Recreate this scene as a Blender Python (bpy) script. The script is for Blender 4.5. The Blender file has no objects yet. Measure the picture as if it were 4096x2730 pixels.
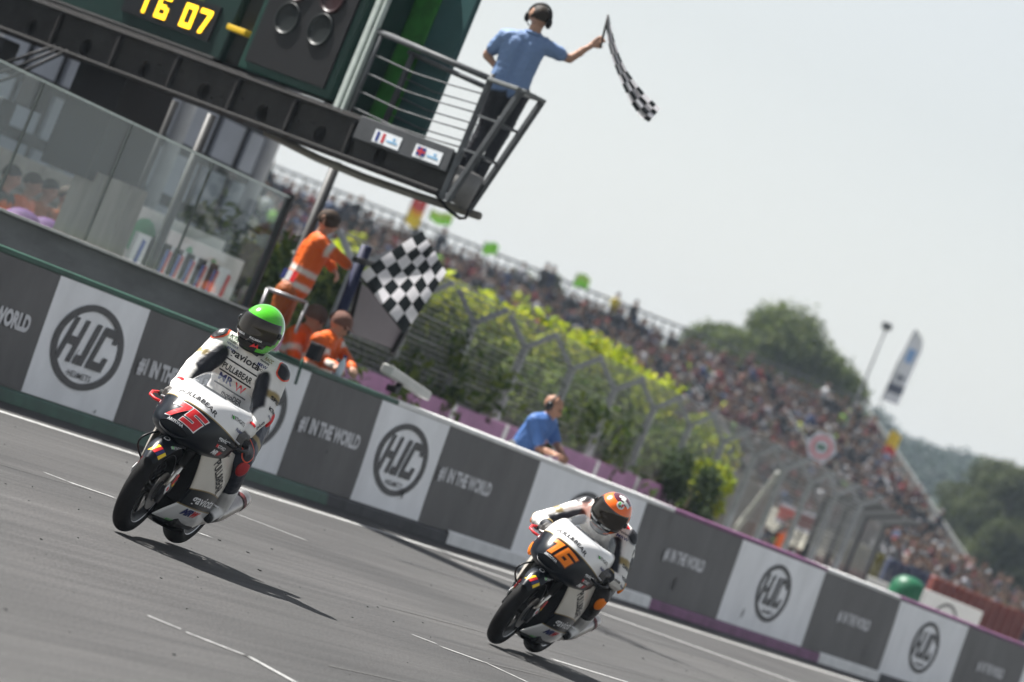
import bpy, bmesh, math, random
import numpy as np
from mathutils import Vector, Matrix, noise
from mathutils.bvhtree import BVHTree
R_ = math.radians
rnd = random.Random(7)
S = bpy.context.scene
COL = S.collection

# ------------------------------------------------------------------ camera
PW, PH = 4096, 2730
FPX = 200/36*PW
ROLL, AZ, CH = R_(22.3), R_(18.4), 1.42
PITCH = math.atan((1640-1365)*math.cos(ROLL)/FPX)
FW = Vector((math.cos(AZ)*math.cos(PITCH), math.sin(AZ)*math.cos(PITCH), math.sin(PITCH)))
RW = Vector((math.sin(AZ), -math.cos(AZ), 0)); UW = RW.cross(FW)
IX = RW*math.cos(ROLL)+UW*math.sin(ROLL); IU = UW*math.cos(ROLL)-RW*math.sin(ROLL)
CAM = Vector((0, 0, CH))
cd = bpy.data.cameras.new('camera'); cam = bpy.data.objects.new('camera', cd); COL.objects.link(cam)
cd.lens = 200; cd.sensor_width = 36; cd.clip_start = .5; cd.clip_end = 6000
mw = Matrix((IX, IU, -FW)).transposed().to_4x4(); mw.translation = CAM; cam.matrix_world = mw
cd.dof.use_dof = True; cd.dof.focus_distance = 31.6; cd.dof.aperture_fstop = 4.2
S.camera = cam
S.render.resolution_x, S.render.resolution_y = 1024, 682
# ------------------------------------------------------------------ sky and sun
SUN_EL = R_(53.6); SDIR = Vector((.176, .984, 0)).normalized()
W = bpy.data.worlds.new('World'); S.world = W; W.use_nodes = True
nt = W.node_tree; nt.nodes.clear()
sk = nt.nodes.new('ShaderNodeTexSky'); sk.sky_type = 'NISHITA'; sk.sun_disc = False
sk.sun_elevation = SUN_EL; sk.sun_rotation = math.atan2(SDIR.x, SDIR.y)
sk.altitude = 0; sk.air_density = 1.0; sk.dust_density = 0.8; sk.ozone_density = 1.0
hs = nt.nodes.new('ShaderNodeHueSaturation'); hs.inputs['Saturation'].default_value = .28
bg = nt.nodes.new('ShaderNodeBackground'); bg.inputs['Strength'].default_value = .052
wo = nt.nodes.new('ShaderNodeOutputWorld')
nt.links.new(sk.outputs[0], hs.inputs['Color']); nt.links.new(hs.outputs[0], bg.inputs['Color']); nt.links.new(bg.outputs[0], wo.inputs[0])
sl = bpy.data.lights.new('sun', 'SUN'); sl.energy = 5.0; sl.angle = R_(.53); sl.color = (1, .97, .93)
so = bpy.data.objects.new('sun', sl); COL.objects.link(so)
sd = SDIR*math.cos(SUN_EL)+Vector((0, 0, math.sin(SUN_EL)))
so.rotation_euler = sd.to_track_quat('Z', 'Y').to_euler(); so.location = (20, 30, 40)
S.view_settings.view_transform = 'Standard'; S.view_settings.look = 'None'; S.view_settings.gamma = 1
S.view_settings.exposure = 1.34
S.view_settings.use_curve_mapping = False

# ------------------------------------------------------------------ pixels to places
def ray(px, py):
    d = FW*FPX+IX*(px-PW/2)-IU*(py-PH/2); return d/d.dot(FW)
def at(px, py, D): return CAM+ray(px, py)*D
def gp(px, py, z=0):
    r = ray(px, py); return CAM+r*((z-CH)/r.z)
def onY(px, py, y):
    r = ray(px, py); return CAM+r*(y/r.y)
def zm(s, ox, oy): return lambda x, y: (ox+x*s, oy+y*s)
Z1 = zm(.7016, 1500, 900); Z2 = zm(.5933, 2700, 1100); Z3 = zm(.678, 2500, 1900); Z4 = zm(.6375, 1200, 0)
Z5 = zm(.574, 900, 800); Z6 = zm(.6376, 0, 700); Z7 = zm(.574, 0, 0)

# ------------------------------------------------------------------ materials
def lin(h):
    h = h.lstrip('#'); o = []
    for i in (0, 2, 4):
        c = int(h[i:i+2], 16)/255; o.append(c/12.92 if c <= .04045 else ((c+.055)/1.055)**2.4)
    return tuple(o)
MATS = {}
def M(name, col=None, rough=.55, metal=0., var=.12, scale=6., bump=0., coat=0., spec=.28, emit=0., stretch=None, bscale=None):
    if name in MATS: return MATS[name]
    if isinstance(col, str): col = lin(col)
    m = bpy.data.materials.new(name); m.use_nodes = True; t = m.node_tree; b = t.nodes['Principled BSDF']
    b.inputs['Roughness'].default_value = rough; b.inputs['Metallic'].default_value = metal
    b.inputs['Coat Weight'].default_value = coat; b.inputs['Coat Roughness'].default_value = .06
    b.inputs['Specular IOR Level'].default_value = spec
    tc = t.nodes.new('ShaderNodeTexCoord'); src = tc.outputs['Object']
    if stretch:
        mp = t.nodes.new('ShaderNodeMapping'); mp.inputs['Scale'].default_value = stretch
        t.links.new(src, mp.inputs[0]); src = mp.outputs[0]
    n = t.nodes.new('ShaderNodeTexNoise'); n.inputs['Scale'].default_value = scale; n.inputs['Detail'].default_value = 5
    n.inputs['Roughness'].default_value = .65
    t.links.new(src, n.inputs['Vector'])
    r = t.nodes.new('ShaderNodeValToRGB')
    lo = [max(0, c*(1-var)) for c in col]; hi = [min(1, c*(1+var)) for c in col]
    r.color_ramp.elements[0].position = .3; r.color_ramp.elements[1].position = .7
    r.color_ramp.elements[0].color = (*lo, 1); r.color_ramp.elements[1].color = (*hi, 1)
    t.links.new(n.outputs['Fac'], r.inputs[0]); t.links.new(r.outputs[0], b.inputs['Base Color'])
    if emit:
        b.inputs['Emission Color'].default_value = (*col, 1); b.inputs['Emission Strength'].default_value = emit
    if bump:
        n2 = t.nodes.new('ShaderNodeTexNoise'); n2.inputs['Scale'].default_value = bscale or scale*8; n2.inputs['Detail'].default_value = 4
        t.links.new(src, n2.inputs['Vector'])
        bp = t.nodes.new('ShaderNodeBump'); bp.inputs['Strength'].default_value = bump; bp.inputs['Distance'].default_value = .01
        t.links.new(n2.outputs['Fac'], bp.inputs['Height']); t.links.new(bp.outputs[0], b.inputs['Normal'])
    m['c'] = list(col); MATS[name] = m; return m
def M_attr(name, rough=.7, var=.25, trans=0., bump=0., bscale=30.):
    if name in MATS: return MATS[name]
    m = bpy.data.materials.new(name); m.use_nodes = True; t = m.node_tree; b = t.nodes['Principled BSDF']
    a = t.nodes.new('ShaderNodeVertexColor'); a.layer_name = 'col'
    t.links.new(a.outputs[0], b.inputs['Base Color']); b.inputs['Roughness'].default_value = rough; b.inputs['Specular IOR Level'].default_value = .22
    if bump:
        tc = t.nodes.new('ShaderNodeTexCoord'); n2 = t.nodes.new('ShaderNodeTexNoise'); n2.inputs['Scale'].default_value = bscale; n2.inputs['Detail'].default_value = 4
        t.links.new(tc.outputs['Object'], n2.inputs['Vector']); bp = t.nodes.new('ShaderNodeBump'); bp.inputs['Strength'].default_value = bump; bp.inputs['Distance'].default_value = .02
        t.links.new(n2.outputs['Fac'], bp.inputs['Height']); t.links.new(bp.outputs[0], b.inputs['Normal'])
    if trans:
        tr = t.nodes.new('ShaderNodeBsdfTranslucent'); t.links.new(a.outputs[0], tr.inputs[0])
        mx = t.nodes.new('ShaderNodeMixShader'); mx.inputs[0].default_value = trans
        t.links.new(b.outputs[0], mx.inputs[1]); t.links.new(tr.outputs[0], mx.inputs[2])
        t.links.new(mx.outputs[0], t.nodes['Material Output'].inputs[0])
    MATS[name] = m; return m
def M_glass(name, tint=(.9, .96, .94), refl=.08, dirt=.1, dirtcol=(.5, .52, .5)):
    if name in MATS: return MATS[name]
    m = bpy.data.materials.new(name); m.use_nodes = True; t = m.node_tree; t.nodes.clear()
    o = t.nodes.new('ShaderNodeOutputMaterial'); tr = t.nodes.new('ShaderNodeBsdfTransparent'); tr.inputs[0].default_value = (*tint, 1)
    gl = t.nodes.new('ShaderNodeBsdfGlossy'); gl.inputs['Roughness'].default_value = .04
    fc = t.nodes.new('ShaderNodeLayerWeight'); lw = t.nodes.new('ShaderNodeMath'); lw.operation = 'POWER'; lw.inputs[1].default_value = 4.5
    fc.inputs['Blend'].default_value = .5; t.links.new(fc.outputs['Facing'], lw.inputs[0])
    ad = t.nodes.new('ShaderNodeMath'); ad.operation = 'MULTIPLY_ADD'; ad.inputs[1].default_value = .55; ad.inputs[2].default_value = refl*.12
    t.links.new(lw.outputs[0], ad.inputs[0])
    m1 = t.nodes.new('ShaderNodeMixShader'); t.links.new(ad.outputs[0], m1.inputs[0]); t.links.new(tr.outputs[0], m1.inputs[1]); t.links.new(gl.outputs[0], m1.inputs[2])
    df = t.nodes.new('ShaderNodeBsdfDiffuse'); df.inputs[0].default_value = (*dirtcol, 1)
    tc = t.nodes.new('ShaderNodeTexCoord'); n = t.nodes.new('ShaderNodeTexNoise'); n.inputs['Scale'].default_value = 3; n.inputs['Detail'].default_value = 6
    t.links.new(tc.outputs['Object'], n.inputs['Vector'])
    mu = t.nodes.new('ShaderNodeMath'); mu.operation = 'MULTIPLY'; mu.inputs[1].default_value = dirt*2; t.links.new(n.outputs['Fac'], mu.inputs[0])
    m2 = t.nodes.new('ShaderNodeMixShader'); t.links.new(mu.outputs[0], m2.inputs[0]); t.links.new(m1.outputs[0], m2.inputs[1]); t.links.new(df.outputs[0], m2.inputs[2])
    t.links.new(m2.outputs[0], o.inputs[0]); MATS[name] = m; return m

# ------------------------------------------------------------------ mesh builder
class MB:
    def __init__(s): s.v = []; s.f = []; s.m = []
    def add(s, vs, fs, m=0):
        o = len(s.v); s.v += [tuple(v) for v in vs]; s.f += [tuple(i+o for i in f) for f in fs]
        s.m += ([m]*len(fs) if isinstance(m, int) else list(m)); return s
    def box(s, c, sz, m=0, mat=None):
        x, y, z = [q/2 for q in sz]; P = [Vector((a*x, b*y, d*z)) for a in (-1, 1) for b in (-1, 1) for d in (-1, 1)]
        if mat is not None: P = [mat@p for p in P]
        c = Vector(c); P = [p+c for p in P]
        return s.add(P, [(0, 1, 3, 2), (4, 6, 7, 5), (0, 4, 5, 1), (2, 3, 7, 6), (0, 2, 6, 4), (1, 5, 7, 3)], m)
    def bar(s, a, b, w, h=None, m=0, up=(0, 0, 1)):
        a = Vector(a); b = Vector(b); h = h or w; d = b-a; L = d.length; d /= L; u = Vector(up)
        if abs(d.dot(u)) > .98: u = Vector((1, 0, 0))
        sx = d.cross(u).normalized(); uu = sx.cross(d)
        return s.box((a+b)/2, (L, w, h), m, Matrix((d, sx, uu)).transposed())
    def tube(s, pts, r, n=8, m=0, cap=True, sq=1.0):
        pts = [Vector(p) for p in pts]; k = len(pts); rr = [r]*k if not hasattr(r, '__len__') else list(r)
        vs = []; ref = None
        for i, p in enumerate(pts):
            t = (pts[min(i+1, k-1)]-pts[max(i-1, 0)]).normalized()
            if ref is None:
                ref = Vector((0, 0, 1)) if abs(t.z) < .9 else Vector((1, 0, 0))
            a = (ref-t*ref.dot(t)).normalized(); b = t.cross(a); ref = a
            for j in range(n):
                an = 2*math.pi*j/n; vs.append(p+(a*math.cos(an)+b*math.sin(an)*sq)*rr[i])
        fs = [(i*n+j, i*n+(j+1) % n, (i+1)*n+(j+1) % n, (i+1)*n+j) for i in range(k-1) for j in range(n)]
        if cap: fs += [tuple(reversed(range(n))), tuple((k-1)*n+j for j in range(n))]
        return s.add(vs, fs, m)
    def grid(s, rows, m=0, closed=False, flip=False):
        nr, nc = len(rows), len(rows[0]); vs = [p for r in rows for p in r]; fs = []; ms = []
        for i in range(nr-1):
            for j in range(nc if closed else nc-1):
                q = (i*nc+j, i*nc+(j+1) % nc, (i+1)*nc+(j+1) % nc, (i+1)*nc+j)
                fs.append(q[::-1] if flip else q); ms.append(m if isinstance(m, int) else m(i, j))
        return s.add(vs, fs, ms)
    def lathe(s, prof, n=20, m=0, c=(0, 0, 0), ax='z'):
        vs = []; c = Vector(c)
        for r, h in prof:
            for j in range(n):
                a = 2*math.pi*j/n; x, y = r*math.cos(a), r*math.sin(a)
                vs.append(c+Vector({'z': (x, y, h), 'y': (x, h, y), 'x': (h, x, y)}[ax]))
        k = len(prof); fs = []; ms = []
        for i in range(k-1):
            for j in range(n):
                fs.append((i*n+j, i*n+(j+1) % n, (i+1)*n+(j+1) % n, (i+1)*n+j)); ms.append(m if isinstance(m, int) else m[i])
        return s.add(vs, fs, ms)
    def ell(s, c, r, n=12, k=8, m=0, mat=None):
        c = Vector(c); vs = []
        for i in range(k+1):
            th = math.pi*i/k
            for j in range(n):
                a = 2*math.pi*j/n; p = Vector((r[0]*math.sin(th)*math.cos(a), r[1]*math.sin(th)*math.sin(a), r[2]*math.cos(th)))
                vs.append(c+(mat@p if mat is not None else p))
        return s.add(vs, [(i*n+j, (i+1)*n+j, (i+1)*n+(j+1) % n, i*n+(j+1) % n) for i in range(k) for j in range(n)], m)
    def poly(s, pts, m=0, thick=None, nrm=None):
        n = len(pts)
        if thick is None: return s.add(pts, [tuple(range(n))], m)
        d = Vector(nrm)*thick; b = [Vector(p) for p in pts]; f = [p+d for p in b]
        return s.add(f+b, [tuple(range(n)), tuple(reversed(range(n, 2*n)))]+[(i, i+n, (i+1) % n+n, (i+1) % n) for i in range(n)], m)
def wloc(o):
    p = Vector((0, 0, 0))
    while o is not None: p = p+o.location; o = o.parent
    return p
def prop(o, label=None, cat=None, group=None, kind=None):
    for k, v in (('label', label), ('category', cat), ('group', group), ('kind', kind)):
        if v: o[k] = v
    return o
def build(name, mb, mats, parent=None, smooth=False, world=False, sub=0, bevel=0, sharp=None, recalc=True):
    if not isinstance(mats, (list, tuple)): mats = [mats]
    off = wloc(parent) if (world and parent is not None) else Vector((0, 0, 0))
    me = bpy.data.meshes.new(name)
    me.from_pydata([tuple(Vector(v)-off) for v in mb.v] if off.length > 0 else mb.v, [], mb.f)
    for q in mats: me.materials.append(q)
    me.polygons.foreach_set('material_index', mb.m)
    if recalc:
        b = bmesh.new(); b.from_mesh(me); bmesh.ops.recalc_face_normals(b, faces=b.faces); b.to_mesh(me); b.free()
    if smooth: me.polygons.foreach_set('use_smooth', [True]*len(me.polygons))
    me.update()
    o = bpy.data.objects.new(name, me); COL.objects.link(o)
    if parent is not None: o.parent = parent
    if bevel:
        q = o.modifiers.new('b', 'BEVEL'); q.width = bevel; q.segments = 2; q.limit_method = 'ANGLE'
    if sub:
        q = o.modifiers.new('s', 'SUBSURF'); q.levels = q.render_levels = sub
    if smooth and sharp:
        try: me.set_sharp_from_angle(angle=R_(sharp))
        except Exception: pass
    return o
def thing(name, loc, label, cat, group=None):
    o = bpy.data.objects.new(name, None); o.empty_display_size = .1; COL.objects.link(o); o.location = loc
    return prop(o, label, cat, group)
def bake(o):
    dg = bpy.context.evaluated_depsgraph_get(); ev = o.evaluated_get(dg)
    me = bpy.data.meshes.new_from_object(ev); o.modifiers.clear(); o.data = me; return o
_tc = {}
def text2d(s, bold=0., shear=0., maxe=None):
    k = (s, bold, shear, maxe)
    if k in _tc: return _tc[k]
    c = bpy.data.curves.new('t', 'FONT'); c.body = s; c.size = 1; c.offset = bold; c.shear = shear; c.align_x = 'CENTER'; c.align_y = 'CENTER'
    c.resolution_u = 3
    o = bpy.data.objects.new('t', c); COL.objects.link(o)
    dg = bpy.context.evaluated_depsgraph_get(); me = bpy.data.meshes.new_from_object(o.evaluated_get(dg))
    bpy.data.objects.remove(o); bpy.data.curves.remove(c)
    b = bmesh.new(); b.from_mesh(me); bmesh.ops.triangulate(b, faces=b.faces)
    if maxe:
        for _ in range(4):
            es = [e for e in b.edges if e.calc_length() > maxe]
            if not es: break
            bmesh.ops.subdivide_edges(b, edges=es, cuts=1); bmesh.ops.triangulate(b, faces=b.faces)
    vs = [(v.co.x, v.co.y) for v in b.verts]; fs = [tuple(v.index for v in f.verts) for f in b.faces]
    b.free(); bpy.data.meshes.remove(me)
    if vs:
        xs = [v[0] for v in vs]; ys = [v[1] for v in vs]; cx = (min(xs)+max(xs))/2; cy = (min(ys)+max(ys))/2
        wd = max(xs)-min(xs); ht = max(ys)-min(ys)
        vs = [((x-cx)/wd, (y-cy)/ht) for x, y in vs]      # unit box, so width and height are given in metres
    _tc[k] = (vs, fs); return _tc[k]
def text_on(mb, s, O, U, V, w, h, m=0, bold=0., shear=0., maxe=None, proj=None):
    vs, fs = text2d(s, bold, shear, maxe); O = Vector(O); U = Vector(U).normalized(); V = Vector(V).normalized()
    P = [O+U*(x*w)+V*(y*h) for x, y in vs]
    if proj:
        bvh, N, off = proj; N = Vector(N).normalized(); Q = []
        for p in P:
            hit = bvh.ray_cast(p+N*.35, -N)
            if hit[0] is None:
                hh = bvh.find_nearest(p); Q.append(hh[0]+N*off)
            else: Q.append(hit[0]+N*off)
        P = Q
    mb.add(P, fs, m); return mb

# ------------------------------------------------------------------ bodies: tapered limbs fused into one skin
def capsule(mb, a, b, ra, rb, n=12):
    a = Vector(a); b = Vector(b); d = b-a
    if d.length < 1e-5: d = Vector((0, 0, 1e-4)); b = a+d
    d.normalize(); pts = []; rs = []
    for i in range(1, 5):
        t = math.pi/2*i/4-math.pi/2; pts.append(a+d*(ra*math.sin(t))); rs.append(max(ra*math.cos(t), .0005))
    for i in range(0, 4):
        t = math.pi/2*i/4; pts.append(b+d*(rb*math.sin(t))); rs.append(max(rb*math.cos(t), .0005))
    pts.append(b+d*rb); rs.append(.0005)
    mb.tube(pts, rs, n)
def body(name, prims, mats, parent, voxel=.009, smooth=4, rule=None, cloth=None, wrinkle=0.):
    """prims: (a, b, ra, rb, matindex[, flat]) ; flat=(axis,scale) squashes the capsule along an axis"""
    mb = MB()
    for p in prims: capsule(mb, *p[:4])
    o = build(name, mb, mats, parent, recalc=False)
    q = o.modifiers.new('r', 'REMESH'); q.mode = 'VOXEL'; q.voxel_size = voxel; q.use_smooth_shade = True
    q = o.modifiers.new('s', 'SMOOTH'); q.iterations = smooth; q.factor = .5
    bake(o); me = o.data
    me.materials.clear(); me.materials.append(cloth or M_attr('cloth_skin', .6, bump=.35, bscale=22))
    n = len(me.vertices); c = np.empty(n*3); me.vertices.foreach_get('co', c); c = c.reshape(-1, 3)
    best = np.full(n, 1e9); idx = np.zeros(n, int)
    for p in prims:
        a, b = np.array(p[0][:]), np.array(p[1][:]); ra, rb = p[2], p[3]; ab = b-a; l2 = max((ab@ab), 1e-9)
        t = np.clip(((c-a)@ab)/l2, 0, 1); d = np.linalg.norm(c-(a+t[:, None]*ab), axis=1)-(ra+(rb-ra)*t)
        k = d < best; best[k] = d[k]; idx[k] = p[4]
    if rule is not None: idx = rule(c, idx)
    if wrinkle:
        nr = np.empty(n*3); me.vertices.foreach_get('normal', nr); nr = nr.reshape(-1, 3)
        w_ = np.array([noise.noise(Vector((p[0]*15, p[1]*15, p[2]*8)))+.6*noise.noise(Vector((p[0]*9+p[2]*34, p[1]*34, p[2]*20))) for p in c]); c2 = c+nr*(w_*wrinkle)[:, None]; me.vertices.foreach_set('co', c2.ravel())
    cols = np.array([list(q['c']) for q in mats]); at_ = me.color_attributes.new('col', 'FLOAT_COLOR', 'POINT'); cc = np.ones((n, 4)); cc[:, :3] = cols[idx]
    ed_ = np.empty(len(me.edges)*2, np.int32); me.edges.foreach_get('vertices', ed_); ed_ = ed_.reshape(-1, 2)
    for _ in range(2):
        sm = cc.copy(); ct = np.ones(n); np.add.at(sm, ed_[:, 0], cc[ed_[:, 1]]); np.add.at(sm, ed_[:, 1], cc[ed_[:, 0]]); np.add.at(ct, ed_[:, 0], 1); np.add.at(ct, ed_[:, 1], 1); cc = sm/ct[:, None]
    at_.data.foreach_set('color', cc.ravel())
    me.polygons.foreach_set('material_index', np.zeros(len(me.polygons), np.int32)); me.polygons.foreach_set('use_smooth', [True]*len(me.polygons)); me.update()
    return o
def V3(*a): return Vector(a)
def fingers(prims, wrist, tip, palmn, m, spread=.018, curl=.3, s=1.0, thumb=1):
    """palm and five fingers from wrist towards tip; palmn = direction the palm faces"""
    d = (tip-wrist).normalized(); nn = (palmn-d*palmn.dot(d)).normalized(); sd = d.cross(nn)
    pk = wrist+d*.085*s
    for k in (-1.2, -.4, .4, 1.2): prims.append((wrist+sd*k*.010*s, pk+sd*k*.021*s, .017*s, .0135*s, m))
    for k, L in ((-1.5, .062), (-.5, .078), (.5, .082), (1.5, .07)):
        a = pk+sd*k*.021*s; p1 = a+(d*math.cos(curl)+nn*math.sin(curl))*L*.5*s; p2 = p1+(d*math.cos(curl*2.4)+nn*math.sin(curl*2.4))*L*.5*s
        prims += [(a, p1, .0105*s, .0095*s, m), (p1, p2, .0095*s, .008*s, m)]
    a = wrist+d*.025*s+sd*thumb*.028*s; p1 = a+(d*.7+sd*thumb*.6+nn*.35)*.042*s; p2 = p1+(d*.85+nn*.5+sd*thumb*.1)*.032*s
    prims += [(wrist+d*.015*s, a, .017*s, .015*s, m), (a, p1, .0135*s, .0115*s, m), (p1, p2, .0115*s, .009*s, m)]
def head_prims(c, fwd, up, m, s=1.0):
    f = fwd.normalized(); u = (up-f*up.dot(f)).normalized(); sd = u.cross(f)
    P = [(c+u*.035*s-f*.022*s, c+u*.035*s+f*.012*s, .089*s, .084*s, m), (c+f*.035*s, c-u*.055*s+f*.045*s, .066*s, .046*s, m),
         (c+f*.05*s-u*.075*s, c+f*.062*s-u*.085*s, .03*s, .026*s, m),
         (c+f*.098*s+u*.012*s, c+f*.115*s-u*.022*s, .011*s, .014*s, m)]                     # nose
    for k in (-1, 1):
        P += [(c+sd*k*.083*s+u*.02*s-f*.01*s, c+sd*k*.085*s-u*.02*s-f*.005*s, .013*s, .01*s, m),    # ear
              (c+f*.088*s+sd*k*.033*s+u*.034*s, c+f*.092*s+sd*k*.012*s+u*.03*s, .011*s, .009*s, m)] # brow
    P.append((c+f*.1*s-u*.045*s-sd*.018*s, c+f*.1*s-u*.045*s+sd*.018*s, .008*s, .008*s, m))          # lips
    return P, f, u, sd
def face_bits(c, f, u, sd, parent, s=1.0):
    e = MB()
    for k in (-1, 1): e.ell(c+f*.093*s+sd*k*.031*s+u*.016*s, (.011*s,)*3, 8, 6)
    build('eyes', e, M('eye_dark', '#1c1612', .25), parent, True, world=True)
    e = MB(); e.ell(c+f*.106*s-u*.046*s, (.006*s, .02*s, .006*s), 8, 6, 0, Matrix((f, sd, u)).transposed())
    build('mouth', e, M('lip', '#8a5146', .5), parent, True, world=True)
def hair_cap(c, f, u, sd, parent, mat, s=1.0, low=-.02, front=.5, name='hair', grow=1.0):
    mb = MB(); rows = []
    for i in range(9):
        row = []
        for j in range(20):
            a = 2*math.pi*j/20; th = i/8*(math.pi*.62 - (math.cos(a) > 0)*math.cos(a)*front)
            rr = .1*s*grow*(1+.03*math.sin(7*a+i))
            p = c+u*.032*s-f*.006*s+(f*math.cos(a)*1.08+sd*math.sin(a)*.93)*rr*math.sin(th)+u*rr*math.cos(th)*1.02
            row.append(p)
        rows.append(row)
    mb.grid(rows, 0, closed=True)
    return build(name, mb, mat, parent, True, world=True)
def headset(c, f, u, sd, parent, s=1.0):
    mb = MB(); pts = [c+u*.03*s+sd*math.cos(a)*.108*s+u*math.sin(a)*.118*s-f*.01*s for a in np.linspace(0, math.pi, 14)]
    mb.tube(pts, .011*s, 8)
    for k in (-1, 1):
        mm = Matrix((f, sd, u)).transposed(); mb.ell(c+sd*k*.103*s-f*.008*s, (.04*s, .026*s, .05*s), 12, 8, 0, mm)
    mb.tube([c+sd*.11*s-u*.02*s, c+sd*.1*s+f*.07*s-u*.06*s, c+sd*.04*s+f*.125*s-u*.06*s], .005*s, 6)
    build('headset', mb, M('headset_black', '#17181a', .45), parent, True, world=True)

# ------------------------------------------------------------------ foliage
def leaf_cloud(name, blobs, n, size, cols, parent=None, seed=1, world=True, flat=.75, trans=.35, shell=.45):
    r = np.random.default_rng(seed); vol = np.array([b[1][0]*b[1][1]*b[1][2] for b in blobs])**.72; pr = vol/vol.sum()
    ci = r.choice(len(blobs), n, p=pr); d = r.normal(size=(n, 3)); d /= np.linalg.norm(d, axis=1)[:, None]
    rad = shell+(1-shell)*r.random(n)**.6; rad *= 1+.12*r.normal(size=n)
    B = np.array([b[0][:] for b in blobs]); Rr = np.array([b[1] for b in blobs])
    c = B[ci]+d*Rr[ci]*rad[:, None]
    nrm = d+r.normal(size=(n, 3))*.75; nrm[:, 2] += .35; nrm /= np.linalg.norm(nrm, axis=1)[:, None]
    t = np.cross(nrm, r.normal(size=(n, 3))); t /= np.linalg.norm(t, axis=1)[:, None]; b2 = np.cross(nrm, t)
    sz = size*(.6+.8*r.random(n))[:, None]
    v = np.stack([c+t*sz, c+b2*sz*flat*.6+nrm*sz*.12, c-t*sz, c-b2*sz*flat*.6+nrm*sz*.12], 1).reshape(-1, 3)
    off = np.array(wloc(parent)[:]) if (parent is not None and world) else 0
    me = bpy.data.meshes.new(name); me.vertices.add(4*n); me.vertices.foreach_set('co', (v-off).ravel())
    me.loops.add(4*n); me.loops.foreach_set('vertex_index', np.arange(4*n, dtype=np.int32)); me.polygons.add(n)
    me.polygons.foreach_set('loop_start', np.arange(0, 4*n, 4, dtype=np.int32)); me.polygons.foreach_set('loop_total', np.full(n, 4, np.int32))
    cl = np.array(cols); pick = cl[r.integers(0, len(cl), n)]*(.8+.4*r.random(n))[:, None]
    bl = .85+.3*r.random(len(blobs)); pick = np.clip(pick*bl[ci][:, None], 0, 1)
    a = me.color_attributes.new('col', 'FLOAT_COLOR', 'POINT'); q = np.ones((4*n, 4)); q[:, :3] = np.repeat(pick, 4, 0); a.data.foreach_set('color', q.ravel())
    me.materials.append(M_attr('foliage', .75, trans=trans)); me.update(); me.validate()
    o = bpy.data.objects.new(name, me); COL.objects.link(o)
    if parent is not None: o.parent = parent
    return o
def tree(name, base, h, rx, label, cols, n=9000, leaf=.3, seed=3, trunk=.25, low=.25, group=None, cat='tree'):
    r = random.Random(seed); t = thing(name, base, label, cat, group); base = Vector(base)
    mb = MB(); pts = [base+V3(r.uniform(-.1, .1)*i, r.uniform(-.1, .1)*i, h*.62*i/5-.3*(i == 0)) for i in range(6)]
    mb.tube(pts, [trunk*(1-.13*i) for i in range(6)], 9)
    blobs = []
    for i in range(60):
        a = r.uniform(0, 6.283); k = r.random(); zz = h*(low+(1-low)*k); w = math.sin(math.pi*(.18+.74*k))**.7
        q = rx*w*math.sqrt(r.random())*.82; p = base+V3(q*math.cos(a), q*math.sin(a), zz*.92)
        s = rx*r.uniform(.2, .42); blobs.append((p, (s, s, s*r.uniform(.6, .85))))
        if i % 3 == 0:
            st = pts[2+i % 4]; mb.tube([st, (st+p)/2+V3(0, 0, .2), p], [trunk*.4, trunk*.25, trunk*.08], 6)
    build('trunk', mb, M('bark', '#5a4c3e', .9, bump=.5), t, True, world=True)
    leaf_cloud('crown', blobs, n, leaf, cols, t, seed)
    return t

M('bark', '#5a4c3e', .9, bump=.5)
# ================================================================== SETTING
m_asph = bpy.data.materials.new('asphalt'); MATS['asphalt'] = m_asph
def asphalt():
    m = m_asph; m.use_nodes = True; t = m.node_tree; b = t.nodes['Principled BSDF']; b.inputs['Roughness'].default_value = .72
    b.inputs['Specular IOR Level'].default_value = .1
    tc = t.nodes.new('ShaderNodeTexCoord')
    def nz(scale, st=None, det=4):
        n = t.nodes.new('ShaderNodeTexNoise'); n.inputs['Scale'].default_value = scale; n.inputs['Detail'].default_value = det
        if st:
            mp = t.nodes.new('ShaderNodeMapping'); mp.inputs['Scale'].default_value = st; t.links.new(tc.outputs['Object'], mp.inputs[0]); t.links.new(mp.outputs[0], n.inputs['Vector'])
        else: t.links.new(tc.outputs['Object'], n.inputs['Vector'])
        return n.outputs['Fac']
    def ramp(src, p0, p1, c0, c1):
        r = t.nodes.new('ShaderNodeValToRGB'); e = r.color_ramp.elements; e[0].position = p0; e[1].position = p1
        e[0].color = (c0, c0, c0, 1); e[1].color = (c1, c1*.995, c1*.99, 1); t.links.new(src, r.inputs[0]); return r.outputs[0]
    def mul(a, c):
        k = t.nodes.new('ShaderNodeMix'); k.data_type = 'RGBA'; k.blend_type = 'MULTIPLY'; k.inputs[0].default_value = 1
        t.links.new(a, k.inputs[6]); t.links.new(c, k.inputs[7]); return k.outputs[2]
    base = ramp(nz(.35, (.25, 1.2, 1)), .3, .7, .058, .084)
    a = mul(base, ramp(nz(2.2, (.12, 3, 1), 6), .3, .75, .76, 1.1)); a = mul(a, ramp(nz(.5, (.5, .5, 1), 3), .35, .65, .88, 1.06)); a = mul(a, ramp(nz(9, (.02, 1.5, 1), 3), .4, .7, .9, 1.05))      # rubbered streaks along the running line
    a = mul(a, ramp(nz(60, None, 4), .32, .68, .6, 1.42))                   # aggregate
    a = mul(a, ramp(nz(220, None, 2), .35, .65, .8, 1.15))
    t.links.new(a, b.inputs['Base Color'])
    bp = t.nodes.new('ShaderNodeBump'); bp.inputs['Strength'].default_value = .5; bp.inputs['Distance'].default_value = .006
    t.links.new(nz(110, None, 4), bp.inputs['Height']); t.links.new(bp.outputs[0], b.inputs['Normal'])
asphalt()
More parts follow.
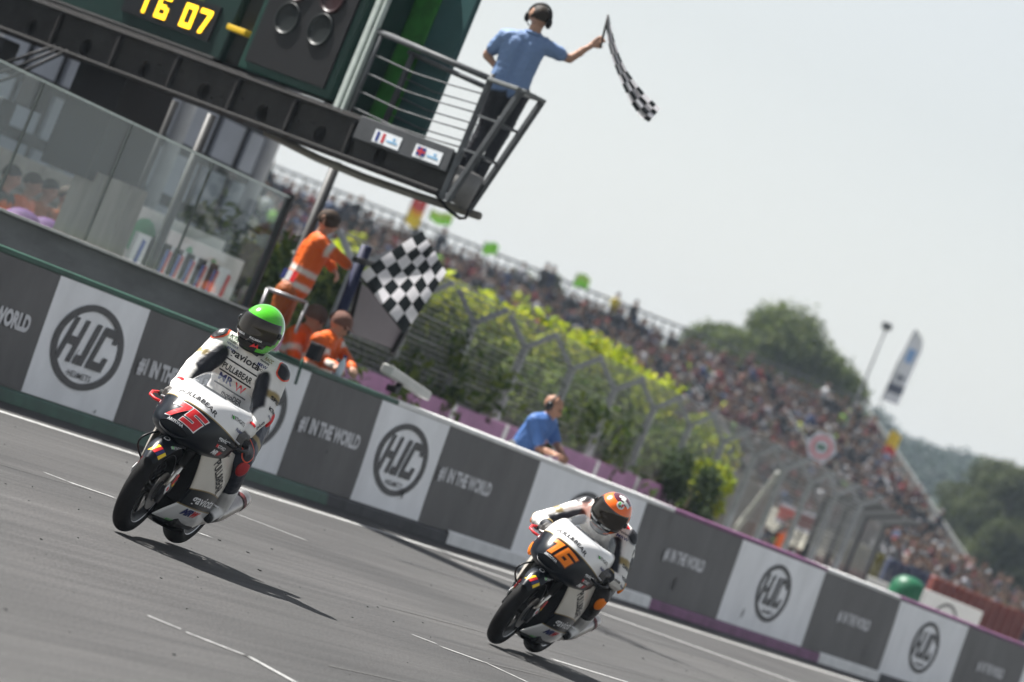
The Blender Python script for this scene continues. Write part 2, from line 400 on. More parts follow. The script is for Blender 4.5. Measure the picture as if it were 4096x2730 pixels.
def sheet(name, x0, x1, y0, y1, z, mat, nx=1, ny=1):
    mb = MB(); mb.grid([[(x0+(x1-x0)*i/nx, y0+(y1-y0)*j/ny, z) for j in range(ny+1)] for i in range(nx+1)], 0)
    o = build(name, mb, mat); prop(o, kind='structure')
    if o.data.polygons[0].normal.z < 0: o.data.flip_normals()
    return o
sheet('ground', -900, 5200, -1800, 2600, -.03, M('grass_ground', (.085, .105, .04), .95, var=.35, scale=.2, bump=.3))
sheet('track', -20, 420, -14, 17.0, 0, m_asph)
sheet('pit_lane', 20, 240, 17.0, 60, -.004, M('pit_asphalt', (.16, .155, .15), .8, var=.2, scale=2, bump=.3))
# painted lines
m_line = M('road_paint', (.36, .36, .35), .6, var=.5, scale=16, bump=.2)
def strip(name, pts, w, z=.004, mat=None, label=None):
    mb = MB(); pts = [Vector((p[0], p[1], z)) for p in pts]; rows = []
    for i, p in enumerate(pts):
        d = (pts[min(i+1, len(pts)-1)]-pts[max(i-1, 0)]).normalized(); s = V3(-d.y, d.x, 0)*w/2
        j = .012*math.sin(i*3.1+p.x); rows.append([p+s*(1+j*4), p-s*(1-j*4)])
    mb.grid(rows, 0); o = build(name, mb, mat or m_line)
    if o.data.polygons[0].normal.z < 0: o.data.flip_normals()
    return prop(o, kind='structure')
strip('edge_line', [(x, 16.05+.03*math.sin(x*.7)) for x in np.arange(18, 130, .8)], .12)
strip('pit_exit_line', [(x, 15.9-(x-46)*.24 if x > 46 else 15.9) for x in np.arange(47.5, 60, .6)], .1)
def gridline(a, b, w=.09):
    A, B = gp(*a), gp(*b); n = 8
    strip('grid_line', [(A.x+(B.x-A.x)*i/n, A.y+(B.y-A.y)*i/n) for i in range(n+1)], w)
for a, b in (((178, 1893), (262, 1925)), ((272, 1930), (458, 1994)), ((930, 2052), (1222, 2163)), ((590, 2466), (722, 2520)), ((745, 2533), (1000, 2632)), ((985, 2625), (1190, 2738)),
             ((1648, 2541), (1745, 2578)), ((1765, 2590), (1945, 2655)), ((1930, 2648), (2110, 2732)), ((2210, 2640), (2520, 2735)), ((2060, 2540), (2125, 2566)), ((795, 2135), (840, 2150))):
    gridline(a, b, .05)
# tar seam and skid marks
m_tar = M('tar', (.03, .03, .03), .5, var=.3)
strip('tar_seam', [(x, 14.35-.22*(x-40)*.3+.04*math.sin(x*1.3)+.02*math.sin(x*4)) for x in np.arange(42, 70, .4)], .025, .004, m_tar)
for k in range(7):
    y = 6.5+k*1.15+rnd.uniform(-.3, .3); x0 = rnd.uniform(18, 34)
    strip('skid_mark', [(x0+i*.6, y+.02*math.sin(i*.5)+.012*i) for i in range(int(rnd.uniform(12, 30)))], rnd.uniform(.012, .03), .003, M('rubber_mark', (.085, .083, .08), .8, var=.2, scale=30))
# rubber crumbs thrown off the tyres
mb = MB(); rc = random.Random(11)
for i in range(480):
    x = rc.uniform(19, 52); y = rc.uniform(3.5, 15.3) if rc.random() < .75 else rc.gauss(10.5, 2)
    s = rc.choice((.003, .004, .005, .006, .009))*rc.uniform(.7, 1.3); a = rc.uniform(0, 6.28)
    mb.box((x, y, s*.3), (s*rc.uniform(1, 2.6), s, s*.6), 0, Matrix.Rotation(a, 3, 'Z'))
prop(build('rubber_crumbs', mb, M('crumb', (.02, .02, .02), .9)), 'black rubber crumbs strewn over the grey asphalt', 'rubber', kind='stuff')

# ------------------------------------------------------------------ pit wall with banners
WY = 17.1; TILT = .07
def wz(z, off=0): return WY+TILT*z/1.1-off
m_conc = M('concrete', (.34, .33, .31), .9, var=.18, scale=2, bump=.4)
wall = thing('pit_wall', (60, WY+.15, 0), 'long low concrete pit wall covered with grey and white printed banners', 'wall')
mb = MB()
mb.grid([[(x, wz(0)+.0, -.02), (x, wz(1.06), 1.06), (x, WY+.36, 1.06), (x, WY+.42, -.02)] for x in (18, 45, 75, 150)], 0)
build('wall_body', mb, m_conc, wall, world=True)
PC = {'green': M('paint_green', (.018, .075, .05), .5, var=.3, scale=3), 'white': M('paint_white', (.8, .8, .79), .6, var=.12, scale=4),
      'purple': M('paint_purple', (.20, .075, .17), .6, var=.25, scale=3), 'dark': M('paint_dark', (.055, .055, .06), .7, var=.3, scale=3)}
for x0, x1, c in ((18, 49.2, 'green'), (49.2, 58.9, 'white'), (58.9, 65.9, 'purple'), (65.9, 69.8, 'white'), (69.8, 82, 'purple'), (82, 150, 'white')):
    mb = MB(); mb.box(((x0+x1)/2, WY+.215, 1.083), (x1-x0-.004, .34, .046)); build('wall_cap', mb, PC[c], wall, world=True, bevel=.01)
for x0, x1, c in ((18, 48.1, 'green'), (48.1, 51.7, 'dark'), (51.7, 59, 'white'), (59, 66.7, 'purple'), (66.7, 69.9, 'white'), (69.9, 82, 'dark'), (82, 150, 'purple')):
    mb = MB(); n = max(2, int((x1-x0)/2)); hh = .125 if c == 'white' else .105
    mb.grid([[(x0+(x1-x0)*i/n, WY-.06, -.01), (x0+(x1-x0)*i/n, WY-.05, hh-.02), (x0+(x1-x0)*i/n, WY-.03, hh), (x0+(x1-x0)*i/n, wz(hh)+.02, hh)] for i in range(n+1)], 0)
    build('kerb_paint', mb, PC[c], wall, world=True)
m_bgrey = M('banner_grey', (.098, .094, .094), .55, var=.22, scale=1.9, bump=.6, bscale=4.5, stretch=(1, 1, .5))
m_bwhite = M('banner_white', (.86, .87, .89), .5, var=.09, scale=1.9, bump=.5, bscale=4.5, stretch=(1, 1, .5))
m_print = M('print_grey', (.085, .083, .085), .6, var=.1); m_printw = M('print_light', (.62, .62, .64), .6, var=.12)
def hjc_letters():
    """H J C as slanted block letters in a unit box; lists of (u,v) quads"""
    q = []
    def rc(a, b, c, d): q.append([(a, c), (b, c), (b, d), (a, d)])
    rc(.00, .085, 0, 1); rc(.225, .31, 0, 1); rc(.085, .225, .38, .58)
    rc(.37, .475, 0, .22); rc(.475, .575, 0, 1); rc(.36, .37, 0, .34)
    rc(.645, .73, 0, 1); rc(.73, .99, .8, 1); rc(.73, .97, 0, .2); rc(.905, .99, .68, .8); rc(.885, .97, .2, .34)
    return q
def banner(x0, x1, kind):
    mb = MB(); n = 24; zb, zt = .112, 1.058; gap = .006
    def pt(x, z, off): return (x, wz(z, off+.006*math.sin(x*2.1)*math.sin(z*4)+.004*math.sin(x*7+z*2)*math.sin(z*3)), z)
    rows = [[pt(x0+gap+(x1-x0-2*gap)*i/n, zb+(zt-zb)*j/4, .024) for j in range(5)] for i in range(n+1)]
    mb.grid(rows, 0)
    o = build('banner_panel', mb, m_bwhite if kind == 'hjc' else m_bgrey, wall, True, world=True)
    o['label'] = 'white banner panel with a grey ring logo' if kind == 'hjc' else 'dark grey banner panel with pale slogan lettering'
    cx = (x0+x1)/2; l = MB()
    if kind == 'hjc':
        a, b = .73, .345; zc = .60
        ring = [[pt(cx-.02+math.cos(t)*a*k, zc+math.sin(t)*b*k, .034) for k in (.84, 1.0)] for t in np.linspace(0, 2*math.pi, 57)]
        l.grid(ring, 0)
        for qd in hjc_letters():
            l.add([pt(cx-.02+(u-.5)*1.02+(v-.5)*.16, zc-.155+v*.36, .035) for u, v in qd], [(0, 1, 2, 3)], 0)
        text_on(l, 'HELMETS', (cx-.02, wz(.37, .036), .37), (1, 0, 0), (0, 0, 1), .5, .05, 0, bold=.01)
        build('ring_logo', l, m_print, o, world=True)
    else:
        if x1-x0 < 2.6: cx = x0+.13+.8
        elif x1-x0 < 3.2: cx = x0+.1+.83
        text_on(l, '#1 IN THE WORLD', (cx, wz(.61, .036), .61), (1, 0, 0), (0, TILT/1.1, 1), 1.66, .155, 0, bold=.055)
        build('slogan_lettering', l, m_printw, o, world=True)
ed = [34.6, 36.7, 38.65, 40.69, 42.7, 44.72, 46.73, 48.75, 50.8, 53.8, 57.8, 61.85, 65.83, 69.86, 73.86, 77.9, 81.9]
for i in range(len(ed)-1): banner(ed[i], ed[i+1], 'hjc' if i % 2 == 1 else 'txt')
for (px, py), w_, h_ in (((1593, 1965), .03, .11), ((2683, 2330), .04, .16), ((2955, 2445), .025, .12), ((3442, 2600), .02, .16), ((1880, 1960), .008, .3), ((2685, 2070), .012, .3), ((350, 1640), .02, .05), ((1290, 1800), .015, .04)):  # dark scuffs; the two tallest thin ones paint banner fold shading as lines
    q = onY(px, py, WY+.03); mb = MB(); k_ = rnd.uniform(.1, .5); y_ = lambda z: wz(z, .040); zz = [max(.13, q.z-h_/2), q.z, min(1.04, q.z+h_/2)]
    mb.add([(q.x-w_*.4, y_(zz[0]), zz[0]), (q.x+w_*.6, y_(zz[0]), zz[0]), (q.x+w_*1.2+k_*.02, y_(zz[1]), zz[1]), (q.x+w_*.7+k_*.06, y_(zz[2]), zz[2]), (q.x+w_*.2+k_*.06, y_(zz[2]), zz[2]), (q.x-w_*.1, y_(zz[1]), zz[1])], [(0, 1, 2, 3, 4, 5)]); build('scuff_fold_mark', mb, M('scuff_fold_black', (.03, .028, .027), .8, var=.4, scale=40), wall, world=True)
# green handrail bracket on the wall
t = thing('green_bracket', onY(*Z5(490, 1280), WY-.02), 'thin green metal rail bracket hooked over the pit wall beside the second ring banner', 'bracket'); mb = MB()
mb.tube([onY(*Z5(545, 1110), WY-.03), onY(*Z5(490, 1285), WY-.03)], .014, 8); mb.bar(onY(*Z5(370, 1065), WY+.02), onY(*Z5(640, 1180), WY+.02), .03, .03)
build('bracket_rail', mb, PC['green'], t, True, world=True)
# ------------------------------------------------------------------ glass barrier on its concrete base
GY = 18.5
xe = onY(975, 1242, GY).x
t = thing('glass_barrier', (xe-4, GY, 0), 'clear glass safety screen on a grey concrete base behind the pit wall', 'barrier')
mb = MB(); mb.box((xe-9, GY+.1, .66), (18, .5, 1.36)); build('concrete_base', mb, M('concrete_grey', (.115, .12, .13), .85, var=.3, scale=1.2, bump=.4, stretch=(.6, 1, 2.5)), t, world=True, bevel=.02)
mb = MB(); mb.box((xe-9, GY-.0, 1.352), (18, .54, .022)); build('base_ledge', mb, M('concrete_pale', (.42, .42, .41), .8, var=.2), t, world=True)
PWD = 2.02
for i in range(8):
    x1 = xe-.03-i*PWD; x0 = x1-PWD+.02
    mb = MB(); mb.box(((x0+x1)/2, GY, 1.9), (x1-x0, .016, 1.05)); g = build('glass_pane', mb, M_glass('screen_glass', (.94, .98, .97), .2, .035, (.5, .54, .53)), t, world=True)
    mb = MB(); mb.box(((x0+x1)/2, GY, 2.437), (x1-x0, .03, .02)); build('top_edge', mb, M('alu_edge', (.5, .55, .54), .35, .6), g, world=True)
    mb = MB(); mb.box((x0-.01, GY, 1.9), (.014, .022, 1.06)); build('pane_joint', mb, M('gasket', (.05, .055, .05), .6), g, world=True)
mb = MB(); mb.box((xe+.0, GY, 1.87), (.06, .07, 1.2)); build('end_post', mb, M('dark_steel', (.022, .022, .024), .5), t, world=True, bevel=.006)

# ------------------------------------------------------------------ gantry with scoreboard
GK = 48.6/51.0; TIP = at(1840, 800, 48.6); GG = V3(.443, .885, 0).normalized(); GN = V3(-GG.y, GG.x, 0); TIP0 = V3(TIP.x, TIP.y, 0)
def G(l, z, n=0.): return TIP0+GG*l*GK+GN*n*GK+V3(0, 0, CH+(z-CH)*GK if z > 2 else z)
def onG(px, py, off=0.):
    r = ray(px, py); o = TIP+GN*off*GK; tt = (o-CAM).dot(GN)/r.dot(GN); p = CAM+r*tt; return (p-TIP0).dot(GG)/GK, CH+(p.z-CH)/GK
GM = Matrix((GG, GN, V3(0, 0, 1))).transposed()
gan = thing('signal_gantry', G(6, 0, -.6), 'dark green start line gantry carrying a lit clock and lamp panel', 'gantry')
m_steel = M('galv_steel', (.085, .09, .095), .6, .1, var=.3, scale=5, bump=.2)
m_dsteel = M('weathered_steel', (.018, .017, .017), .7, .1, var=.35, scale=4, bump=.25)
m_gbox = M('gantry_green', (.006, .024, .02), .45, var=.2, scale=3)
m_teal = M('gantry_teal', (.018, .062, .062), .5, var=.15, scale=2)
def gb(name, l0, l1, z0, z1, n0, n1, mat, parent=gan, bevel=.01):
    A_, B_ = G(l0, z0, n0), G(l1, z1, n1); mb = MB(); mb.box((A_+B_)/2, (abs(l1-l0)*GK, abs(n1-n0)*GK, abs(B_.z-A_.z)), 0, GM); return build(name, mb, mat, parent, world=True, bevel=bevel)
# main beam: web with round holes, flanges
for n0, nm in ((0., 'beam_web'), (-.5, 'beam_web')):
    mb = MB(); hl = [1.19, 2.05, 2.9, 3.78, 4.7, 5.62, 6.5, 7.4]; zc, hr = 3.1, .082; lx = [.24 if n0 == 0 else .62]+[(hl[i]+hl[i+1])/2 for i in range(len(hl)-1)]+[9.0]; z0, z1 = 3.0, 3.33
    for i, h in enumerate(hl):
        sq = []; ci = []
        for k in range(24):
            a = 2*math.pi*k/24+math.pi/4; ci.append(G(h+hr*math.cos(a), zc+hr*math.sin(a), n0))
            c, s_ = math.cos(a), math.sin(a); f = 1/max(abs(c), abs(s_))
            x = c*f; y = s_*f
            sq.append(G(h+(x*(lx[i+1]-h) if x > 0 else x*(h-lx[i])), zc+(y*(z1-zc) if y > 0 else y*(zc-z0)), n0))
        mb.add(sq+ci, [(k, (k+1) % 24, 24+(k+1) % 24, 24+k) for k in range(24)], 0)
        back = [p-GN*.05 for p in ci]; mb.add(ci+back, [(k, (k+1) % 24, 24+(k+1) % 24, 24+k) for k in range(24)], 0)
    build(nm, mb, m_dsteel if n0 < 0 else M('beam_steel', (.022, .021, .02), .65, .1, var=.35, scale=4, bump=.25), gan, world=True)
gb('beam_flange', .24, 9, 2.965, 3.0, -.08, .07, m_dsteel); gb('beam_flange', .24, 9, 3.33, 3.365, -.08, .07, m_dsteel)
gb('beam_flange', .6, 9, 2.965, 3.0, -.56, -.44, m_dsteel); gb('deck_plate', .45, 9, 3.366, 3.385, -.56, .05, m_dsteel)
for l in (1.62, 2.48, 3.33, 4.25, 5.15, 6.1): gb('web_stiffener', l-.02, l+.02, 3.002, 3.328, .002, .06, m_dsteel)
for l in (2.3, 3.4, 4.4): 
    for q in range(5):
        mb = MB(); mb.ell(G(l+rnd.uniform(-.25, .25), rnd.uniform(3.04, 3.28), .003), (.012, .012, .012), 6, 4); build('bolt_head', mb, m_dsteel, gan, world=True)
# underside cable tray and hoses
mb = MB(); mb.tube([G(.2, 2.93, -.5), G(1.0, 2.9, -.45), G(1.7, 2.885, -.4), G(2.4, 2.9, -.4), G(3.3, 2.96, -.5)], .035, 8); build('cable_conduit', mb, M('conduit_grey', (.16, .15, .13), .5, var=.2), gan, True, world=True)
mb = MB()
for k in range(3): mb.tube([G(7.4, 3.0, .05), G(6.9+.1*k, 2.5-.15*k, .1), G(6.4, 2.75-.1*k, .1), G(6.0-.1*k, 3.0, .05)], .018, 6)
build('hanging_cable', mb, M('cable_black', (.012, .012, .013), .5), gan, True, world=True)
# scoreboard box, display and lamp cabinet
gb('scoreboard_box', 3.78, 9, 3.42, 5.4, -.5, -.02, m_gbox, bevel=.02)
gb('board_trim', 3.8, 9, 3.385, 3.43, -.9, .03, M('black_trim', (.012, .012, .012), .5))
SEG = {'0': 'abcdef', '1': 'bc', '6': 'acdefg', '7': 'abc'}
def digit(mb, ch, l, z, w, h, tk, n):
    segs = {'a': (0, h, w, h-tk), 'b': (w-tk, h-tk, w, h/2), 'c': (w-tk, h/2, w, tk), 'd': (0, tk, w, 0), 'e': (0, h/2, tk, tk), 'f': (0, h-tk, tk, h/2), 'g': (tk, h/2+tk/2, w-tk, h/2-tk/2)}
    if ch == '7': quads = [[(0, h), (w, h), (w, h-tk), (0, h-tk)], [(w-tk*1.15, h-tk), (w, h-tk), (w*.62, 0), (w*.62-tk*1.1, 0)]]
    elif ch == '1': quads = [[(w*.45, h), (w*.45+tk, h), (w*.45+tk, 0), (w*.45, 0)]]
    else:
        quads = []
        for k in SEG[ch]:
            a, b, c, d = segs[k]; quads.append([(a, b), (c, b), (c, d), (a, d)])
    for q in quads: mb.add([G(l-x, z+y, n) for x, y in q], [(0, 1, 2, 3)], 0)
disp = gb('clock_display', 4.0, 5.35, 3.55, 3.9, -.02, .004, M('display_black', (.010, .011, .013), .4), bevel=0)
for ch, l in (('1', 5.13), ('6', 4.86), ('0', 4.47), ('7', 4.24)):
    mb = MB(); digit(mb, ch, l, 3.6, .175, .235, .045, .012); build('clock_digit', mb, M('amber_digits', (1.0, .55, .015), .5, var=.02, emit=1.3), disp, world=True)
mb = MB(); text_on(mb, 'kmh', G(4.36, 3.915, .012), -GG, (0, 0, 1), .2, .05, 0); build('unit_lettering', mb, M('dim_green', (.12, .16, .03), .5), gan, world=True)
gb('gap_panel', 3.42, 3.78, 3.42, 5.4, -.45, -.1, M('gap_black', (.015, .018, .016), .6))
gb('yellow_bracket', 3.5, 3.78, 3.72, 3.775, -.1, .05, M('bracket_yellow', (.65, .42, .02), .5))
cab = gb('lamp_cabinet', 2.08, 3.42, 3.42, 5.5, -.5, .05, M('cabinet_green', (.007, .036, .027), .45, var=.15), bevel=.015)
gb('lamp_window', 2.17, 3.33, 3.5, 5.4, .052, .075, M('tinted_window', (.009, .009, .010), .45, var=.15, spec=.3), cab, bevel=.004)
for i, l in enumerate((2.5, 2.98)):
    for j, z in enumerate((4.0, 4.33, 4.66)):
        mb = MB(); mb.lathe([(.001, .078), (.11, .078), (.14, .085), (.145, .1), (.16, .1), (.16, .076)], 24, 0)
        mb.v = [tuple(G(l+v[0], z+v[1], v[2])) for v in mb.v]
        build('signal_lamp', mb, M('lamp_lens_red', (.022, .008, .009), .4, spec=.25) if j else M('lamp_lens_dark', (.010, .013, .013), .45, spec=.25), cab, True, world=True)
# green end housing behind the walkway
HL = onG(1672, 561, -.52)[0]; HM = onG(1560, 500, -.52)[0]; HR_ = onG(1400, 440, -.52)[0]
gb('end_housing', HL, HR_+.4, 3.39, 5.6, -.6, -.54, m_teal, bevel=.01)
gb('green_panel', HM, HR_+.3, 3.42, 5.5, -.538, -.525, M('backlit_green', (.03, .2, .025), .45, var=.7, scale=1.3))  # light coming through the panel is put into its bright, uneven green
for l, w in ((1.95, .07), (1.86, .04)):
    mb = MB(); mb.box(G(l, 4.6, .02), (w, .05, 2.4), 0, GM); build('white_post', mb, M('post_pale', (.42, .47, .44), .5, var=.15, scale=9), gan, world=True, bevel=.01)
# walkway railing
def gt(name, pts, r, mat=m_steel, parent=gan, n=8):
    mb = MB(); mb.tube(pts, r, n); return build(name, mb, mat, parent, True, world=True)
gt('top_rail', [G(1.97, 4.18, .0), G(.22, 4.1, 0)], .028); gt('top_rail', [G(onG(1640, 200, -.45)[0], 4.12, -.45), G(onG(1950, 330, -.45)[0], 4.05, -.45)], .024)
for l in (1.79, .22): gt('rail_post', [G(l, 3.37, 0), G(l, 4.15, 0)], .024)
QL = onG(1650, 220, -.45)[0]; gt('rail_post', [G(QL, 3.37, -.45), G(QL, 4.12, -.45)], .03, m_steel)
for z in (3.98, 3.8, 3.62, 3.46): gt('rail_wire', [G(1.8, z-.02, 0), G(1.2, z-.06, 0), G(.7, z-.05, 0), G(.22, z-.03, 0)], .007); gt('rail_wire', [G(QL, z-.1, -.45), G(QL-.45, z-.13, -.45), G(.62, z-.1, -.45)], .006)
gb('side_plate', .22, 1.53, 3.17, 3.39, .075, .09, M('plate_steel', (.07, .073, .078), .55, .2, var=.2, scale=3, bump=.2))
for l0, c1, txt in ((1.27, 'fr', 0), (.70, 'gb', 0)):
    s = gb('sticker', l0, l0-.37, 3.2, 3.32, .09, .096, M('sticker_white', (.75, .77, .8), .5), bevel=0)
    mb = MB()
    if c1 == 'fr': mb.box(G(l0-.055, 3.26, .098), (.035, .002, .085), 0, GM); mb.box(G(l0-.135, 3.26, .098), (.035, .002, .085), 1, GM); mb.box(G(l0-.28, 3.28, .098), (.03, .002, .02), 2, GM)
    else:
        mb.box(G(l0-.095, 3.265, .098), (.11, .002, .075), 0, GM); mb.box(G(l0-.095, 3.265, .1), (.11, .002, .02), 1, GM); mb.box(G(l0-.095, 3.265, .1015), (.02, .002, .075), 1, GM); mb.box(G(l0-.28, 3.28, .098), (.03, .002, .02), 2, GM)
    mb.box(G(l0-.26, 3.25, .098), (.14, .002, .014), 2, GM)
    build('flag_print', mb, [M('p_navy', (.03, .05, .22), .5), M('p_red', (.5, .04, .05), .5), M('p_blue', (.2, .45, .7), .5)], s, world=True)
# basket: flared posts, handrail ring, bucket side and floor
bk = []
def lb(px, py, n): return (onG(px, py, n)[0], n)
bs = [lb(1799, 715, .05), lb(1800, 775, .09), lb(1869, 850, -.3), lb(1905, 700, -.48)]; tp = [lb(1943, 367, .03), lb(2080, 376, .07), lb(2160, 425, -.3), lb(2010, 330, -.48)]
mb = MB(); mb.poly([G(a, 3.0, b) for a, b in bs], 0, .03, (0, 0, -1)); build('basket_floor', mb, m_steel, gan, world=True)
for (a, b), (c, d) in zip(bs, tp):
    mb = MB(); mb.bar(G(a, 2.93, b), G(c, 4.08, d), .05, .05); build('basket_post', mb, m_steel, gan, world=True, bevel=.006)
mb = MB(); tops = [G(c, 4.09, d) for c, d in tp]
for i in range(2): mb.bar(tops[i], tops[i+1], .09, .035)
mb.bar(tops[2], tops[3], .05, .03); build('basket_handrail', mb, M('rail_grey', (.16, .17, .17), .55, .1), gan, world=True, bevel=.008)
for z, k in ((3.75, .62), (3.42, .35)):
    P_ = [G(bs[i][0]+(tp[i][0]-bs[i][0])*k, z, bs[i][1]+(tp[i][1]-bs[i][1])*k) for i in range(4)]
    mb = MB()
    for i in range(3): mb.bar(P_[i], P_[i+1], .02, .02)
    build('basket_midrail', mb, m_steel, gan, world=True)
mb = MB(); BL_ = onG(1850, 740, -.1)[0]; mb.tube([G(BL_+.04, 2.95, -.12), G(BL_, 3.26, -.12)], [.13, .14], 16); build('basket_bucket', mb, M('bucket_grey', (.2, .195, .19), .6, var=.2), gan, True, world=True)
mb = MB()
for d in (.0, .05): mb.tube([G(lb(1740, 785, -d)[0], 2.96, -d), G(lb(1790, 830, -d)[0], 2.87, -d), G(lb(1845, 862, -d)[0], 2.83, -d), G(lb(1868, 858, -d)[0], 2.85, -d), G(lb(1880, 830, -d)[0], 2.93, -d)], .014, 6); build('basket_brace', mb, m_dsteel, gan, True, world=True)
# gantry tower
TL, TR_ = onG(360, 400, -.6)[0], onG(555, 450, -.6)[0]
gb('tower_column', TR_, TL, 1.9, 3.0, -.95, -.3, M('tower_black', (.012, .012, .013), .7)); gb('tower_footing', onG(560, 760, -.5)[0], onG(330, 700, -.5)[0], -.02, 2.0, -.62, -.4, M('footing_concrete', (.2, .185, .165), .9, var=.45, scale=1.0, bump=.4, stretch=(4, 4, .6)))
for l in (3.75, 5.7, 6.3): gt('prop_pole', [G(l, 0, -1.9), G(l, 3.0, -1.9)], .05, M('pole_dark', (.05, .05, .05), .5))
for l, z in ((6.9, 2.75), (6.2, 2.5), (6.6, 2.2), (7.3, 2.9)):
    mb = MB(); mb.box(G(l, z, -.1), (.22, .2, .3), 0, GM); build('junction_box', mb, M('junction_black', (.014, .014, .016), .6), gan, world=True, bevel=.02)

# ------------------------------------------------------------------ pit building behind the glass
BY = 29.0
xb1 = onY(1075, 690, BY).x; xb0 = xb1-30
bld = thing('pit_building', ((xb0+xb1)/2, BY+3, 0), 'grey panelled building behind the glass screen and gantry', 'building')
mb = MB(); mb.box(((xb0+xb1)/2, BY+3.1, 5), (xb1-xb0, 6, 10)); build('facade', mb, M('facade_dark', (.018, .019, .022), .7, var=.2), bld, world=True)
m_pan = M('facade_panel', (.36, .38, .44), .5, var=.18, scale=.8)
pm = None
for i in range(26):
    for j in range(8):
        x = xb1-.62-i*1.12; z = 1.9+j*.72
        if pm is None:
            mb = MB(); mb.box((0, 0, 0), (.86, .05, .56)); o = build('facade_panel', mb, m_pan, bld, bevel=.01); pm = o.data; pmod = o
        else:
            o = bpy.data.objects.new('facade_panel', pm); COL.objects.link(o); o.parent = bld
        o.location = V3(x, BY+.06, z)-wloc(bld)
for i in range(9):
    mb = MB(); mb.tube([(xb1-1.2-i*3.3, BY-.35, 0), (xb1-1.2-i*3.3, BY-.35, 7)], .11, 10); build('facade_column', mb, M('column_pale', (.55, .55, .56), .5, var=.15, scale=3), bld, True, world=True)
t = thing('stone_wall', onY(300, 900, 25.5)*1.0, 'pale stone retaining wall seen through the glass screen', 'wall'); t.location.z = 0
mb = MB(); xs = onY(0, 900, 25.5).x-4; xg = onY(500, 900, 25.5).x
mb.box(((xs+xg)/2, 25.6, .9), (xg-xs, .5, 1.9)); build('wall_body', mb, M('stone_pale', (.36, .33, .28), .9, var=.3, scale=2, bump=.5), t, world=True)
r = random.Random(5)
for j in range(5):
    x = xs
    while x < xg:
        w = r.uniform(.6, 1.3); mb = MB(); mb.box((x+w/2, 25.33, .1+j*.38+.17), (w-.03, .06+r.uniform(0, .03), .345)); build('stone', mb, M('stone_%d' % r.randint(0, 2), [(.4, .36, .31), (.33, .31, .27), (.45, .42, .37)][r.randint(0, 2)], .9, var=.2, bump=.4), t, world=True, bevel=.015); x += w
# hoarding and boards behind the glass
def board(name, px, py, y, w, h, z0, mat, label, cat, parts=()):
    p = onY(px, py, y); t = thing(name, (p.x, y, z0), label, cat)
    mb = MB(); mb.box((p.x, y, z0+h/2), (w, .05, h)); b = build('board_face', mb, mat, t, world=True, bevel=.01)
    for (u, v, ww, hh, m2) in parts:
        mb = MB(); mb.ell((p.x+u, y-.028, z0+v), (ww/2, .012, hh/2), 14, 6); build('printed_mark', mb, m2, t, True, world=True)
    mb = MB()
    for s in (-1, 1): mb.box((p.x+s*w*.42, y+.06, z0/2+h*.3), (.06, .06, max(z0+h*.6, .2)))
    build('board_legs', mb, m_dsteel, t, world=True); return t
gm = M('mark_green', (.06, .25, .10), .6)
board('sponsor_board', 700, 920, 23.5, 3.0, .75, 1.2, M('board_pale', (.55, .54, .5), .7, var=.1), 'pale board with a large green blot standing behind the glass screen', 'board', ((-.9, .42, .8, .45, gm),))
board('sponsor_board', 830, 980, 23.2, 2.4, .6, 1.22, M('board_pale'), 'pale board with two small green marks behind the glass screen near its end post', 'board', ((-.5, .35, .3, .35, gm), (.3, .3, .35, .4, gm)))
for i in range(7):
    p = onY(560+i*48, 1030+i*18, 21.5); k = i
    t = thing('crowd_barrier', (p.x, 21.5, 0), 'white crowd barrier board striped blue and red behind the glass', 'barrier', 'striped barrier boards behind the glass')
    mb = MB(); mb.box((p.x, 21.5, 1.0), (.62, .04, 1.3)); build('board_face', mb, M('barrier_white', (.62, .62, .64), .6, var=.15), t, world=True)
    for u, mt in ((-.2, M('stripe_blue', (.05, .08, .3), .6)), (.22, M('stripe_red', (.5, .06, .06), .6))):
        mb = MB(); mb.box((p.x+u, 21.478, 1.0), (.09, .012, 1.2), 0, Matrix.Rotation(.15, 3, 'Y')); build('stripe', mb, mt, t, world=True)
    mb = MB()
    for s in (-.22, .22): mb.box((p.x+s, 21.55, .16), (.05, .3, .34))
    build('board_feet', mb, m_dsteel, t, world=True)

# ------------------------------------------------------------------ purple wall and debris fence
FA = V3(67.34, 23.68, 0); FB = V3(100.18, 27.45, 0); FD = (FB-FA)/9
pw = thing('purple_wall', (82, 25.0, 0), 'purple and white painted concrete wall below the catch fence', 'wall')
for k in range(-4, 6):
    a = FA+FD*(k*1.0); b = FA+FD*(k+1.0); off = V3(-.01, -.14, 0)
    for u0, u1, c in ((0, .93, 'purple'), (.93, 1, 'white')):
        mb = MB(); p0 = a+(b-a)*u0; p1 = a+(b-a)*u1; mb.bar(p0+V3(0, 0, .6), p1+V3(0, 0, .6), .26, 1.2)
        build('wall_block', mb, M('paint_purple2', (.33, .14, .29), .6, var=.2, scale=2) if c == 'purple' else PC['white'], pw, world=True, bevel=.01)
fence = thing('catch_fence', FA+FD*4.5+V3(0, .12, 0), 'tall wire catch fence with forked steel posts along the hedge', 'fence')
m_fpost = M('fence_steel', (.36, .38, .40), .5, .3, var=.2); ND = V3(-FD.y, FD.x, 0).normalized()
for k in range(-1, 13):
    p = FA+FD*k+V3(0, .1, 0); mb = MB()
    mb.bar(p+V3(0, 0, .0), p+V3(0, 0, 2.3), .1, .1); build('fence_post', mb, m_fpost, fence, world=True, bevel=.008)
    for sg in (-1, 1):
        mb = MB(); mb.bar(p+V3(0, 0, 2.28), p+ND*sg*.36+V3(0, 0, 2.62), .07, .07); build('fork_arm', mb, m_fpost, fence, world=True)
mb = MB(); L0 = FA+FD*-1+V3(0, .03, 0); L1 = FA+FD*12+V3(0, .03, 0)
def wire(a, b, w): mb.bar(a, b, w, w)
